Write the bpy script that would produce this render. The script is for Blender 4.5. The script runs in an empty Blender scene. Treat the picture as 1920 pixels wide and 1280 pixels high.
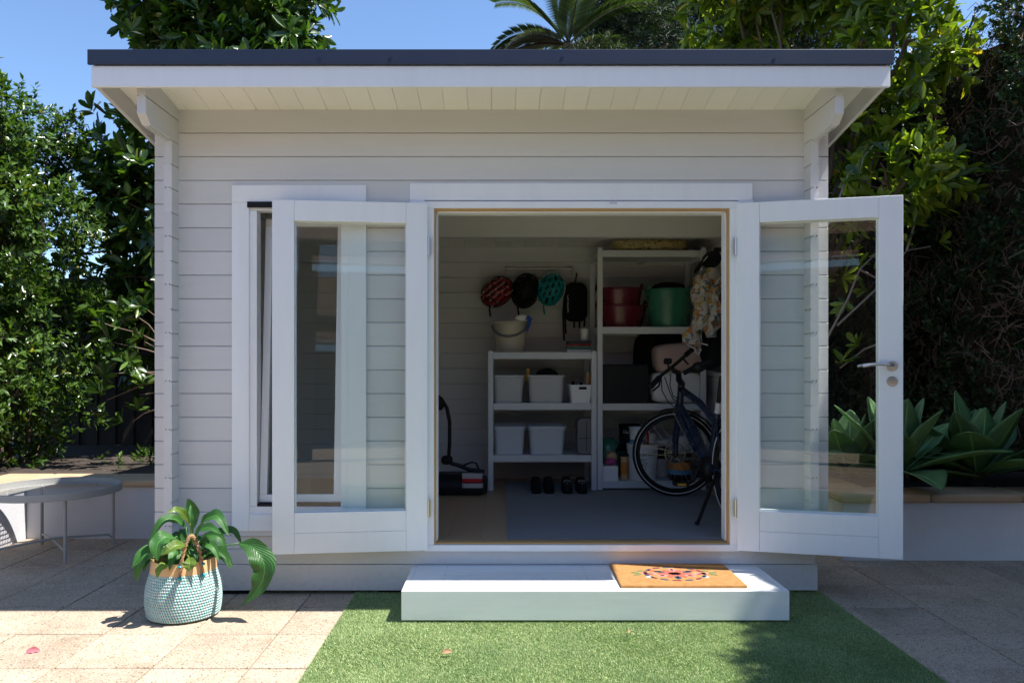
import bpy, bmesh, math, random
import numpy as np
from mathutils import Vector, Matrix

# ------------------------------------------------------------------ scene, camera, light
sc = bpy.context.scene
COL = sc.collection
R = math.radians
F = 1450.0                       # focal length in photo pixels (1920 wide)
CX, CY, CZ = 940.0, 685.0, 1.275  # vanishing point of the view axis in the photo, eye height

cam_d = bpy.data.cameras.new('camera')
cam_d.sensor_width = 36.0
cam_d.lens = F / 1920 * 36.0
cam_d.shift_x = (960 - CX) / 1920
cam_d.shift_y = (CY - 640) / 1920
cam_d.clip_end = 400
cam = bpy.data.objects.new('camera', cam_d)
cam.location = (0, 0, CZ)
cam.rotation_euler = (R(90), 0, 0)
COL.objects.link(cam)
sc.camera = cam

SUN = Vector((0.535, -0.066, 1.0)).normalized()      # direction towards the sun
world = bpy.data.worlds.new('World'); sc.world = world; world.use_nodes = True
nt = world.node_tree; nt.nodes.clear()
sky = nt.nodes.new('ShaderNodeTexSky'); sky.sky_type = 'NISHITA'; sky.sun_disc = False
sky.sun_elevation = math.asin(SUN.z)
sky.sun_rotation = math.atan2(SUN.x, SUN.y)
sky.altitude = 800; sky.air_density = 1.0; sky.dust_density = 0.15; sky.ozone_density = 5.0
bg = nt.nodes.new('ShaderNodeBackground'); bg.inputs['Strength'].default_value = 0.118
wo = nt.nodes.new('ShaderNodeOutputWorld')
nt.links.new(sky.outputs[0], bg.inputs[0]); nt.links.new(bg.outputs[0], wo.inputs[0])

sun_d = bpy.data.lights.new('sun', 'SUN'); sun_d.energy = 4.9; sun_d.angle = R(0.55)
sun_d.color = (1.0, 0.965, 0.915)
sun = bpy.data.objects.new('sun', sun_d)
sun.rotation_euler = (-SUN).to_track_quat('-Z', 'Y').to_euler()
sun.location = (6, -1, 12)
COL.objects.link(sun)

vs = sc.view_settings
vs.view_transform = 'Standard'; vs.look = 'None'; vs.gamma = 1.0; vs.exposure = 1.02
vs.use_curve_mapping = False
sc.render.engine = 'CYCLES'
sc.cycles.max_bounces = 12; sc.cycles.diffuse_bounces = 8; sc.cycles.glossy_bounces = 3
sc.cycles.transmission_bounces = 4; sc.cycles.transparent_max_bounces = 12
sc.cycles.caustics_reflective = False; sc.cycles.caustics_refractive = False

# ------------------------------------------------------------------ helpers
def PX(x, y, Y):
    """photo pixel + distance -> world point"""
    return Vector(((x - CX) * Y / F, Y, CZ - (y - CY) * Y / F))

def wm(o):
    m = o.matrix_basis
    if o.parent: m = wm(o.parent) @ o.matrix_parent_inverse @ m
    return m

def link(o, parent=None, world=True):
    COL.objects.link(o)
    if parent is not None:
        o.parent = parent
        if world: o.matrix_parent_inverse = wm(parent).inverted()
    return o

def tag(o, label=None, cat=None, group=None, kind=None):
    if label: o['label'] = label
    if cat: o['category'] = cat
    if group: o['group'] = group
    if kind: o['kind'] = kind
    return o

def empty(name, loc, label=None, cat=None, group=None, rz=0.0):
    o = bpy.data.objects.new(name, None); o.empty_display_size = 0.1
    o.location = loc; o.rotation_euler = (0, 0, rz); COL.objects.link(o)
    return tag(o, label, cat, group)

class MB:
    def __init__(s): s.v = []; s.f = []
    def add(s, vs_, fs):
        n = len(s.v); s.v += [tuple(p) for p in vs_]; s.f += [[n + i for i in f] for f in fs]; return s
    def box(s, x0, x1, y0, y1, z0, z1, M=None):
        p = [Vector(q) for q in ((x0,y0,z0),(x1,y0,z0),(x1,y1,z0),(x0,y1,z0),(x0,y0,z1),(x1,y0,z1),(x1,y1,z1),(x0,y1,z1))]
        if M: p = [M @ q for q in p]
        return s.add(p, [(0,3,2,1),(4,5,6,7),(0,1,5,4),(1,2,6,5),(2,3,7,6),(3,0,4,7)])
    def prism(s, prof, axis, a0, a1):
        """prof: 2D points; axis x: (y,z), y: (x,z), z: (x,y)"""
        n = len(prof)
        def mk(a, p):
            return (a, p[0], p[1]) if axis == 'x' else ((p[0], a, p[1]) if axis == 'y' else (p[0], p[1], a))
        vs_ = [mk(a0, p) for p in prof] + [mk(a1, p) for p in prof]
        fs = [list(range(n))[::-1], list(range(n, 2 * n))] + [[i, (i+1) % n, n + (i+1) % n, n + i] for i in range(n)]
        return s.add(vs_, fs)
    def tube(s, pts, r, n=8, closed=False, cap=True):
        pts = [Vector(p) for p in pts]; k = len(pts)
        rs = r if isinstance(r, (list, tuple)) else [r] * k
        rings = []; ref = None
        for i, p in enumerate(pts):
            if closed: t = pts[(i+1) % k] - pts[i-1]
            else: t = pts[min(i+1, k-1)] - pts[max(i-1, 0)]
            t.normalize()
            if ref is None:
                ref = t.orthogonal().normalized()
            ref = (ref - t * ref.dot(t))
            if ref.length < 1e-6: ref = t.orthogonal()
            ref.normalize(); b = t.cross(ref)
            rings.append([p + (ref * math.cos(2*math.pi*j/n) + b * math.sin(2*math.pi*j/n)) * rs[i] for j in range(n)])
        vs_ = [q for rg in rings for q in rg]; fs = []
        m = k if closed else k - 1
        for i in range(m):
            a, c = i * n, ((i+1) % k) * n
            for j in range(n):
                fs.append((a + j, a + (j+1) % n, c + (j+1) % n, c + j))
        if cap and not closed:
            fs.append(list(range(n))[::-1]); fs.append([(k-1)*n + j for j in range(n)])
        return s.add(vs_, fs)
    def lathe(s, prof, c=(0,0,0), n=32, M=None):
        """prof: (r,z) list, closes to the axis when r==0"""
        vs_ = []; fs = []
        for (r, z) in prof:
            for j in range(n):
                a = 2*math.pi*j/n; p = Vector((r*math.cos(a), r*math.sin(a), z))
                if M: p = M @ p
                vs_.append(p + Vector(c))
        for i in range(len(prof) - 1):
            for j in range(n):
                fs.append((i*n + j, i*n + (j+1) % n, (i+1)*n + (j+1) % n, (i+1)*n + j))
        return s.add(vs_, fs)
    def loft(s, levels, c=(0,0,0), n=6, M=None, cap0=True, cap1=False):
        """rounded rectangles: (w, d, corner radius, z[, ox, oy])"""
        vs_ = []; fs = []; m = 4 * n
        for L in levels:
            w, d, r, z = L[:4]; ox, oy = (L[4], L[5]) if len(L) > 4 else (0, 0)
            r = min(r, w/2 - 1e-4, d/2 - 1e-4)
            for (sx, sy, a0) in ((1,1,0), (-1,1,90), (-1,-1,180), (1,-1,270)):
                for j in range(n):
                    a = R(a0 + 90*j/(n-1))
                    p = Vector((sx*(w/2 - r) + r*math.cos(a) + ox, sy*(d/2 - r) + r*math.sin(a) + oy, z))
                    if M: p = M @ p
                    vs_.append(p + Vector(c))
        for i in range(len(levels) - 1):
            for j in range(m):
                fs.append((i*m + j, i*m + (j+1) % m, (i+1)*m + (j+1) % m, (i+1)*m + j))
        if cap0: fs.append(list(range(m))[::-1])
        if cap1: fs.append([(len(levels)-1)*m + j for j in range(m)])
        return s.add(vs_, fs)
    def ell(s, c, r, n=12, m=8, M=None, pw=1.0):
        vs_ = []; fs = []
        for i in range(m + 1):
            th = math.pi * i / m
            for j in range(n):
                a = 2*math.pi*j/n
                q = [math.sin(th)*math.cos(a), math.sin(th)*math.sin(a), math.cos(th)]
                if pw != 1.0: q = [math.copysign(abs(t)**pw, t) for t in q]
                p = Vector((q[0]*r[0], q[1]*r[1], q[2]*r[2]))
                if M: p = M @ p
                vs_.append(p + Vector(c))
        for i in range(m):
            for j in range(n):
                fs.append((i*n + j, (i+1)*n + j, (i+1)*n + (j+1) % n, i*n + (j+1) % n))
        return s.add(vs_, fs)
    def mesh(s, name):
        me = bpy.data.meshes.new(name); me.from_pydata(s.v, [], s.f)
        bm = bmesh.new(); bm.from_mesh(me)
        bmesh.ops.remove_doubles(bm, verts=bm.verts, dist=1e-5)
        bmesh.ops.recalc_face_normals(bm, faces=bm.faces)
        bm.to_mesh(me); bm.free()
        return me
    def build(s, name, mat, parent=None, smooth=False, bevel=0.0, seg=2, world=True, solid=0.0, loc=None, sub=0):
        me = s.mesh(name); me.materials.append(mat)
        o = bpy.data.objects.new(name, me)
        if loc is not None: o.location = loc
        finish(o, smooth, bevel, seg, solid, sub)
        return link(o, parent, world)

def finish(o, smooth=False, bevel=0.0, seg=2, solid=0.0, sub=0):
    me = o.data
    if smooth:
        me.polygons.foreach_set('use_smooth', [True] * len(me.polygons))
        try: me.set_sharp_from_angle(angle=R(42))
        except Exception: pass
    if solid:
        m = o.modifiers.new('solid', 'SOLIDIFY'); m.thickness = solid; m.offset = -1
    if bevel:
        m = o.modifiers.new('bevel', 'BEVEL'); m.width = bevel; m.segments = seg; m.limit_method = 'ANGLE'; m.angle_limit = R(40)
    if sub:
        m = o.modifiers.new('sub', 'SUBSURF'); m.levels = sub; m.render_levels = sub

def inst(me, name, loc, parent=None, rot=(0,0,0), world=True):
    o = bpy.data.objects.new(name, me); o.location = loc; o.rotation_euler = rot
    return link(o, parent, world)

def np_mesh(name, V, T, mat):
    """fast mesh from numpy: V (n,3), T (m,3)"""
    me = bpy.data.meshes.new(name)
    me.vertices.add(len(V)); me.vertices.foreach_set('co', np.asarray(V, np.float32).ravel())
    m = len(T)
    me.loops.add(3*m); me.loops.foreach_set('vertex_index', np.asarray(T, np.int32).ravel())
    me.polygons.add(m); me.polygons.foreach_set('loop_start', np.arange(0, 3*m, 3, dtype=np.int32))
    me.update(calc_edges=True); me.materials.append(mat)
    return me

# ------------------------------------------------------------------ materials
class NT:
    def __init__(s, name):
        s.m = bpy.data.materials.new(name); s.m.use_nodes = True
        s.t = s.m.node_tree; s.t.nodes.clear()
        s.out = s.n('ShaderNodeOutputMaterial')
    def n(s, typ, **k):
        nd = s.t.nodes.new(typ)
        for a, b in k.items(): setattr(nd, a, b)
        return nd
    def l(s, a, b): s.t.links.new(a, b)
    def set(s, nd, **k):
        for a, b in k.items(): nd.inputs[a.replace('_', ' ')].default_value = b
        return nd
    def ramp(s, fac, stops, interp='LINEAR'):
        r = s.n('ShaderNodeValToRGB'); r.color_ramp.interpolation = interp
        e = r.color_ramp.elements
        while len(e) < len(stops): e.new(0.5)
        for i, (p, c) in enumerate(stops): e[i].position = p; e[i].color = (*c, 1)
        s.l(fac, r.inputs[0]); return r.outputs[0]
    def math(s, op, a, b=None):
        m = s.n('ShaderNodeMath', operation=op)
        for i, q in enumerate((a, b)):
            if q is None: continue
            if isinstance(q, (int, float)): m.inputs[i].default_value = q
            else: s.l(q, m.inputs[i])
        return m.outputs[0]
    def mix(s, fac, a, b, mode='MIX'):
        m = s.n('ShaderNodeMix', data_type='RGBA', blend_type=mode)
        for i, q in ((0, fac), (6, a), (7, b)):
            if isinstance(q, (int, float)): m.inputs[i].default_value = q
            elif isinstance(q, tuple): m.inputs[i].default_value = (*q, 1)
            else: s.l(q, m.inputs[i])
        return m.outputs[2]
    def coords(s, stretch=(1,1,1), rnd=True):
        tc = s.n('ShaderNodeTexCoord'); mp = s.n('ShaderNodeMapping')
        mp.inputs['Scale'].default_value = stretch
        s.l(tc.outputs['Object'], mp.inputs['Vector'])
        if rnd:
            oi = s.n('ShaderNodeObjectInfo'); cm = s.n('ShaderNodeCombineXYZ')
            q = s.math('MULTIPLY', oi.outputs['Random'], 37.0)
            for i in range(3): s.l(q, cm.inputs[i])
            s.l(cm.outputs[0], mp.inputs['Location'])
        return mp.outputs[0]
    def noise(s, vec, scale, detail=4, rough=.55):
        n = s.n('ShaderNodeTexNoise'); s.set(n, Scale=scale, Detail=detail, Roughness=rough)
        s.l(vec, n.inputs['Vector']); return n.outputs['Fac']
    def bump(s, h, strength, dist=.01):
        b = s.n('ShaderNodeBump'); s.set(b, Strength=strength, Distance=dist); s.l(h, b.inputs['Height']); return b.outputs[0]
    def bsdf(s, col, rough=.6, metal=0., normal=None, spec=.5, coat=0.):
        b = s.n('ShaderNodeBsdfPrincipled')
        for k, q in (('Base Color', col), ('Roughness', rough), ('Metallic', metal), ('Specular IOR Level', spec), ('Coat Weight', coat)):
            if isinstance(q, tuple): b.inputs[k].default_value = (*q, 1)
            elif isinstance(q, (int, float)): b.inputs[k].default_value = q
            else: s.l(q, b.inputs[k])
        if normal is not None: s.l(normal, b.inputs['Normal'])
        s.l(b.outputs[0], s.out.inputs[0]); return b

def MT(name, col, rough=.6, var=.10, vscale=5., bump=.15, bscale=90., metal=0., rnd=.0, stretch=(1,1,1), spec=.5, dist=.004, dirt=0., splash=False):
    s = NT(name); c = s.coords(stretch)
    n1 = s.noise(c, vscale, 5); n2 = s.noise(c, bscale, 3)
    f = s.math('ADD', s.math('MULTIPLY', s.math('SUBTRACT', n1, .5), 2*var), 1.0)
    if rnd:
        oi = s.n('ShaderNodeObjectInfo')
        f = s.math('MULTIPLY', f, s.math('ADD', s.math('MULTIPLY', s.math('SUBTRACT', oi.outputs['Random'], .5), 2*rnd), 1.0))
    cm = s.n('ShaderNodeCombineColor')
    for i in range(3): s.l(s.math('MULTIPLY', f, float(col[i])), cm.inputs[i])
    colr = cm.outputs[0]
    if dirt:
        n3 = s.noise(c, 2.3, 6, .7)
        msk = s.ramp(n3, [(.52, (0,0,0)), (.72, (1,1,1))])
        colr = s.mix(s.math('MULTIPLY', msk, dirt), colr, (.22, .18, .13))
    if splash:                       # dried mud splashed up from the paving
        ge = s.n('ShaderNodeNewGeometry'); sz = s.n('ShaderNodeSeparateXYZ'); s.l(ge.outputs['Position'], sz.inputs[0])
        lo = s.math('MAXIMUM', s.math('SUBTRACT', 1.0, s.math('MULTIPLY', sz.outputs[2], 3.6)), 0.0)
        sp = s.ramp(s.noise(ge.outputs['Position'], 38., 5, .75), [(.48, (0,0,0)), (.66, (1,1,1))])
        colr = s.mix(s.math('MULTIPLY', s.math('MULTIPLY', sp, lo), .22), colr, (.30, .24, .17))
    rr = s.math('ADD', s.math('MULTIPLY', s.math('SUBTRACT', n1, .5), .25), rough)
    s.bsdf(colr, rr, metal, s.bump(s.math('ADD', n2, n1), bump, dist) if bump else None, spec)
    return s.m

def leaf_mat(name, dark, light, rough=.38, trans=.3, back=None):
    s = NT(name)
    g = s.n('ShaderNodeNewGeometry')
    col = s.ramp(g.outputs['Random Per Island'], [(0., dark), (.75, light), (.97, tuple(min(1, q*1.5) for q in light)), (1., (light[0]*2.6, light[1]*1.25, light[2]*.8))])
    b = s.n('ShaderNodeBsdfPrincipled'); s.l(col, b.inputs['Base Color']); b.inputs['Roughness'].default_value = rough
    tr = s.n('ShaderNodeBsdfTranslucent')
    tc = s.mix(1.0, col, (1.5, 1.7, .5), 'MULTIPLY'); s.l(tc, tr.inputs['Color'])
    mx = s.n('ShaderNodeMixShader'); mx.inputs[0].default_value = trans
    s.l(b.outputs[0], mx.inputs[1]); s.l(tr.outputs[0], mx.inputs[2]); s.l(mx.outputs[0], s.out.inputs[0])
    return s.m

m_wall = MT('painted_siding', (.645, .64, .645), .55, .04, 3, .16, 30, rnd=.04, stretch=(1, 1, 9), dirt=.05, splash=True)
m_white = MT('white_trim_paint', (.86, .87, .90), .42, .03, 4, .10, 30, stretch=(4, 4, .6), dirt=.05)
m_soffit = MT('cream_soffit_paint', (.86, .845, .79), .5, .03, 3, .08, 40, rnd=.03, stretch=(6, 1, 1))
m_step = MT('step_paint', (.84, .85, .83), .5, .03, 4, .06, 10, stretch=(1, 7, 7), dirt=.10)
m_roof = MT('navy_metal', (.022, .032, .062), .45, .12, 8, .05, 60, metal=.15)
m_seal = MT('tan_wood_seal', (.50, .30, .12), .6, .15, 8, .1, 60)
m_rubber = MT('black_rubber', (.008, .008, .009), .6, .2, 9, .15, 120, spec=.25)
m_black = MT('black_plastic', (.009, .009, .010), .5, .2, 9, .1, 120, spec=.25)
m_fabric = MT('black_fabric', (.009, .009, .010), .9, .3, 14, .5, 240, spec=.15)
m_steel = MT('brushed_steel', (.55, .53, .50), .32, .06, 12, .06, 200, metal=1.)
m_floor = MT('oak_floor', (.36, .25, .16), .38, .22, 3, .05, 40, rnd=.12, stretch=(14, 1, 14))
m_rug = MT('grey_rug', (.20, .205, .22), .95, .12, 5, .6, 260)
m_shelf = MT('shelf_metal', (.62, .63, .64), .4, .03, 5, .03, 60)
m_tub = MT('grey_plastic', (.50, .50, .50), .45, .04, 5, .03, 60)
m_tubl = MT('pale_plastic', (.58, .61, .66), .4, .06, 5, .03, 60)
m_basket_w = MT('white_plastic', (.80, .80, .80), .45, .03, 5, .05, 60)
m_red_tub = MT('burgundy_rubber', (.13, .010, .022), .28, .08, 5, .03, 60)
m_green_tub = MT('green_rubber', (.04, .20, .125), .28, .08, 5, .03, 60)
m_beige = MT('beige_plastic', (.55, .50, .40), .45, .05, 5, .03, 60)
m_grey = MT('mid_grey_plastic', (.16, .16, .17), .45, .08, 8, .05, 60)
m_red = MT('red_gloss', (.30, .01, .014), .25, .08, 8, .02, 60)
m_teal = MT('teal_gloss', (.01, .27, .29), .25, .08, 8, .02, 60)
m_blue = MT('blue_plastic', (.02, .07, .4), .4, .1, 8, .05, 60)
m_yellow = MT('amber_plastic', (.75, .36, .02), .4, .1, 8, .05, 60)
m_bike = MT('bike_blue_paint', (.012, .022, .05), .28, .15, 8, .02, 60)
m_pink = MT('pink_fabric', (.50, .35, .31), .9, .06, 6, .4, 220)
m_linen = MT('white_fabric', (.66, .65, .64), .9, .06, 6, .4, 220)
m_orange = MT('orange_print', (.60, .22, .04), .5, .2, 12, .03, 60)
m_render = MT('painted_render', (.60, .60, .62), .8, .05, 3, .5, 70, dirt=.10)
m_cap = MT('sandstone_cap', (.47, .33, .20), .8, .22, 5, .5, 60, rnd=.1, dirt=.18)
m_soil = MT('garden_soil', (.055, .04, .03), .95, .5, 14, 1., 50, dist=.02)
m_bark = MT('bark', (.16, .115, .08), .9, .35, 9, 1., 40, stretch=(1, 1, .35), dist=.01)
m_pbark = MT('pale_bark', (.30, .24, .19), .85, .25, 9, .6, 60)
m_twig = MT('brown_twigs', (.06, .042, .03), .9, .35, 9, 1., 40)
m_fence = MT('dark_fence_timber', (.035, .028, .024), .9, .3, 3, .5, 50, rnd=.25, stretch=(9, 9, 1))
m_tablem = MT('grey_powder_coat', (.36, .355, .335), .5, .05, 8, .05, 120)
m_tan = MT('tan_leather', (.66, .42, .21), .55, .12, 8, .15, 90)
m_rope = MT('braided_rope', (.36, .20, .10), .8, .35, 60, .8, 160)
m_terr = MT('dry_leaf', (.35, .20, .10), .7, .3, 20, .3, 60)
m_petal = MT('red_petal', (.42, .13, .15), .6, .2, 20, .3, 60)
m_brick = MT('house_render', (.20, .16, .13), .8, .1, 3, .3, 60)
m_dkwood = MT('dark_stained_timber', (.07, .045, .03), .6, .25, 4, .3, 50, stretch=(6, 6, 1))
m_tile = MT('brown_roof_tile', (.20, .105, .075), .75, .3, 7, .5, 60)
m_dark = MT('dark_glass', (.02, .022, .025), .08, .1, 3, 0, 60)
m_text = MT('print_ink', (.03, .03, .04), .6, .1, 9, 0, 60)
m_wtext = MT('white_ink', (.75, .75, .75), .6, .05, 9, 0, 60)
m_lred = MT('tail_light_red', (.55, .01, .01), .15, .05, 9, 0, 60)
m_clear = MT('tail_light_clear', (.45, .40, .38), .15, .15, 40, .2, 60)
m_skyb = MT('sky_blue_print', (.10, .30, .52), .5, .3, 12, 0, 60)

def glass_mat():
    s = NT('clear_glass')
    lw = s.n('ShaderNodeLayerWeight'); lw.inputs['Blend'].default_value = .5
    p = s.math('POWER', lw.outputs['Facing'], 5.0)
    f = s.math('ADD', s.math('MULTIPLY', p, .9), .036)
    t = s.n('ShaderNodeBsdfTransparent'); t.inputs[0].default_value = (.95, .975, .965, 1)
    g = s.n('ShaderNodeBsdfGlossy'); g.inputs['Roughness'].default_value = .003
    mx = s.n('ShaderNodeMixShader'); s.l(f, mx.inputs[0]); s.l(t.outputs[0], mx.inputs[1]); s.l(g.outputs[0], mx.inputs[2])
    s.l(mx.outputs[0], s.out.inputs[0]); return s.m
m_glass = glass_mat()

def paver_mat():
    s = NT('aggregate_paver'); c = s.coords()
    n1 = s.noise(c, 3.0, 6, .65); n2 = s.noise(c, 160., 3)
    base = s.ramp(n1, [(.25, (.37, .285, .20)), (.55, (.455, .36, .262)), (.8, (.51, .415, .315))])
    for sc_, th, colr in ((70., .30, (.09, .075, .06)), (130., .32, (.15, .115, .09)), (100., .28, (.74, .64, .52))):
        v = s.n('ShaderNodeTexVoronoi'); s.set(v, Scale=sc_, Randomness=1.0); s.l(c, v.inputs['Vector'])
        sp = s.n('ShaderNodeSeparateColor'); s.l(v.outputs['Color'], sp.inputs[0])
        pick = s.math('LESS_THAN', sp.outputs[0], .5)
        msk = s.math('MULTIPLY', s.math('LESS_THAN', v.outputs['Distance'], th), pick)
        base = s.mix(s.math('MULTIPLY', msk, .8), base, colr)
    oi = s.n('ShaderNodeObjectInfo')
    k = s.math('ADD', s.math('MULTIPLY', oi.outputs['Random'], .16), .90)
    cm = s.n('ShaderNodeCombineColor')
    for i in range(3): s.l(k, cm.inputs[i])
    base = s.mix(1.0, base, cm.outputs[0], 'MULTIPLY')
    st = s.ramp(s.noise(c, 1.6, 7, .7), [(.5, (1,1,1)), (.75, (.66, .62, .58))])
    base = s.mix(1.0, base, st, 'MULTIPLY')
    s.bsdf(base, .85, 0, s.bump(n2, .5, .004)); return s.m
m_paver = paver_mat()
m_joint = MT('joint_sand', (.25, .195, .145), .95, .3, 20, .6, 90)

def turf_mat():
    s = NT('turf_fibre'); g = s.n('ShaderNodeNewGeometry')
    col = s.ramp(g.outputs['Random Per Island'], [(0, (.20, .28, .10)), (.5, (.42, .52, .22)), (.85, (.56, .64, .34)), (1, (.64, .60, .38))])
    w = s.noise(g.outputs['Position'], 2.6, 5, .65); w2 = s.noise(g.outputs['Position'], 22., 3)
    k = s.ramp(s.math('ADD', s.math('MULTIPLY', w, .6), s.math('MULTIPLY', w2, .4)), [(.36, (.74, .80, .72)), (.62, (1.12, 1.1, 1.1))])
    s.bsdf(s.mix(1.0, col, k, 'MULTIPLY'), .55, 0, None, .35); return s.m
m_turf = turf_mat()
m_turfb = MT('turf_backing', (.08, .15, .04), .95, .3, 40, .5, 120)

def coir_mat():
    s = NT('coir'); c = s.coords()
    n = s.noise(c, 420., 3); n1 = s.noise(c, 30., 4)
    col = s.ramp(s.math('ADD', s.math('MULTIPLY', n, .7), s.math('MULTIPLY', n1, .3)), [(.3, (.24, .11, .04)), (.5, (.50, .25, .09)), (.75, (.66, .39, .18))])
    s.bsdf(col, .95, 0, s.bump(n, 1., .006), .1); return s.m
m_coir = coir_mat()

def basket_mat():
    s = NT('woven_basket'); tc = s.n('ShaderNodeTexCoord'); sp = s.n('ShaderNodeSeparateXYZ'); s.l(tc.outputs['Object'], sp.inputs[0])
    ang = s.math('MULTIPLY', s.math('ARCTAN2', sp.outputs[1], sp.outputs[0]), 88/(2*math.pi))
    row = s.math('MULTIPLY', sp.outputs[2], 1/.0142)
    rowi = s.math('FLOOR', row)
    a = s.math('FRACT', s.math('ADD', s.math('ADD', ang, s.math('MULTIPLY', rowi, .37)), s.math('MULTIPLY', s.math('FRACT', row), .35)))
    st = s.math('LESS_THAN', s.math('ABSOLUTE', a), .34)
    n = s.noise(tc.outputs['Object'], 60., 3)
    col = s.mix(st, (.56, .63, .60), (.03, .33, .33))
    k = s.ramp(n, [(.3, (.75, .75, .75)), (.7, (1.1, 1.1, 1.1))])
    col = s.mix(1.0, col, k, 'MULTIPLY')
    s.bsdf(col, .85, 0, s.bump(s.math('ADD', st, n), .5, .003)); return s.m
m_basket = basket_mat()

def floral_mat():
    s = NT('floral_print'); c = s.coords()
    w = s.n('ShaderNodeTexNoise'); s.set(w, Scale=9., Detail=2.); s.l(c, w.inputs['Vector'])
    vec = s.mix(.16, c, w.outputs['Color'])
    v = s.n('ShaderNodeTexVoronoi'); s.set(v, Scale=36.); s.l(vec, v.inputs['Vector'])
    sp = s.n('ShaderNodeSeparateColor'); s.l(v.outputs['Color'], sp.inputs[0])
    col = s.ramp(sp.outputs[0], [(0, (.40, .37, .33)), (.28, (.36, .14, .04)), (.46, (.38, .36, .33)), (.62, (.08, .15, .19)), (.76, (.38, .28, .08)), (.86, (.46, .43, .40))], 'CONSTANT')
    e = s.ramp(v.outputs['Distance'], [(.0, (.7, .7, .7)), (.5, (1.05, 1.05, 1.05))])
    s.bsdf(s.mix(1.0, col, e, 'MULTIPLY'), .8); return s.m
m_floral = floral_mat()

def straw_mat():
    s = NT('straw'); c = s.coords()
    w = s.n('ShaderNodeTexNoise'); s.set(w, Scale=10., Detail=3.); s.l(c, w.inputs['Vector'])
    vec = s.mix(.25, c, w.outputs['Color'])
    mp = s.n('ShaderNodeMapping'); mp.inputs['Scale'].default_value = (16, 16, 70); mp.inputs['Rotation'].default_value = (0, .5, .3); s.l(vec, mp.inputs[0])
    n = s.noise(mp.outputs[0], 1., 4, .7)
    s.bsdf(s.ramp(n, [(.35, (.10, .07, .02)), (.5, (.42, .32, .12)), (.68, (.72, .60, .30))]), .35, 0, s.bump(n, .8, .01)); return s.m
m_straw = straw_mat()

ml_lily = leaf_mat('hedge_leaf', (.012, .036, .008), (.085, .15, .026), .24, .25)
ml_vine = leaf_mat('vine_leaf', (.016, .036, .012), (.045, .080, .024), .45, .2)
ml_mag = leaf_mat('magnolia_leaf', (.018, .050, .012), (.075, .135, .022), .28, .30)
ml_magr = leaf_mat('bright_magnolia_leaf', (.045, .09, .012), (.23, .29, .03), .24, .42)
ml_far = leaf_mat('far_leaf', (.012, .024, .010), (.034, .055, .020), .7, .15)
ml_palm = leaf_mat('palm_leaflet', (.035, .065, .03), (.085, .13, .06), .4, .2)
def plant_mat(name, c0, c1, vein, rough=.32):
    s = NT(name); c = s.coords(); n = s.noise(c, 14., 4)
    tc = s.n('ShaderNodeTexCoord'); uv = s.n('ShaderNodeSeparateXYZ'); s.l(tc.outputs['UV'], uv.inputs[0])
    # UV.x along, UV.y across (0..1): fine side veins and pale midrib
    ac = s.math('ABSOLUTE', s.math('SUBTRACT', uv.outputs[1], .5))
    wv = s.math('SINE', s.math('MULTIPLY', s.math('SUBTRACT', uv.outputs[0], s.math('MULTIPLY', ac, .5)), 110.))
    col = s.mix(n, c0, c1)
    col = s.mix(s.math('MULTIPLY', s.math('GREATER_THAN', wv, .55), vein), col, tuple(min(1, q*1.9) for q in c1))
    col = s.mix(s.math('MULTIPLY', s.math('LESS_THAN', ac, .025), .6), col, tuple(min(1, q*2.2) for q in c1))
    oi = s.n('ShaderNodeObjectInfo'); k = s.math('ADD', s.math('MULTIPLY', oi.outputs['Random'], .5), .75)
    cm = s.n('ShaderNodeCombineColor')
    for i in range(3): s.l(k, cm.inputs[i])
    col = s.mix(1.0, col, cm.outputs[0], 'MULTIPLY')
    b = s.n('ShaderNodeBsdfPrincipled'); s.l(col, b.inputs['Base Color']); b.inputs['Roughness'].default_value = rough
    s.l(s.bump(s.math('ADD', wv, s.math('MULTIPLY', n, 2.)), .25 if vein else .1, .004), b.inputs['Normal'])
    tr = s.n('ShaderNodeBsdfTranslucent'); s.l(s.mix(1.0, col, (1.6, 1.8, .5), 'MULTIPLY'), tr.inputs['Color'])
    mx = s.n('ShaderNodeMixShader'); mx.inputs[0].default_value = .25
    s.l(b.outputs[0], mx.inputs[1]); s.l(tr.outputs[0], mx.inputs[2]); s.l(mx.outputs[0], s.out.inputs[0])
    return s.m
ml_peace = plant_mat('peace_lily_leaf', (.020, .085, .016), (.048, .15, .030), .4, .42)
ml_peace2 = plant_mat('peace_lily_leaf_yellowing', (.075, .16, .02), (.16, .24, .04), .25, .35)
ml_agave = plant_mat('agave_leaf', (.10, .21, .085), (.19, .34, .13), .0, .5)

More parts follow.
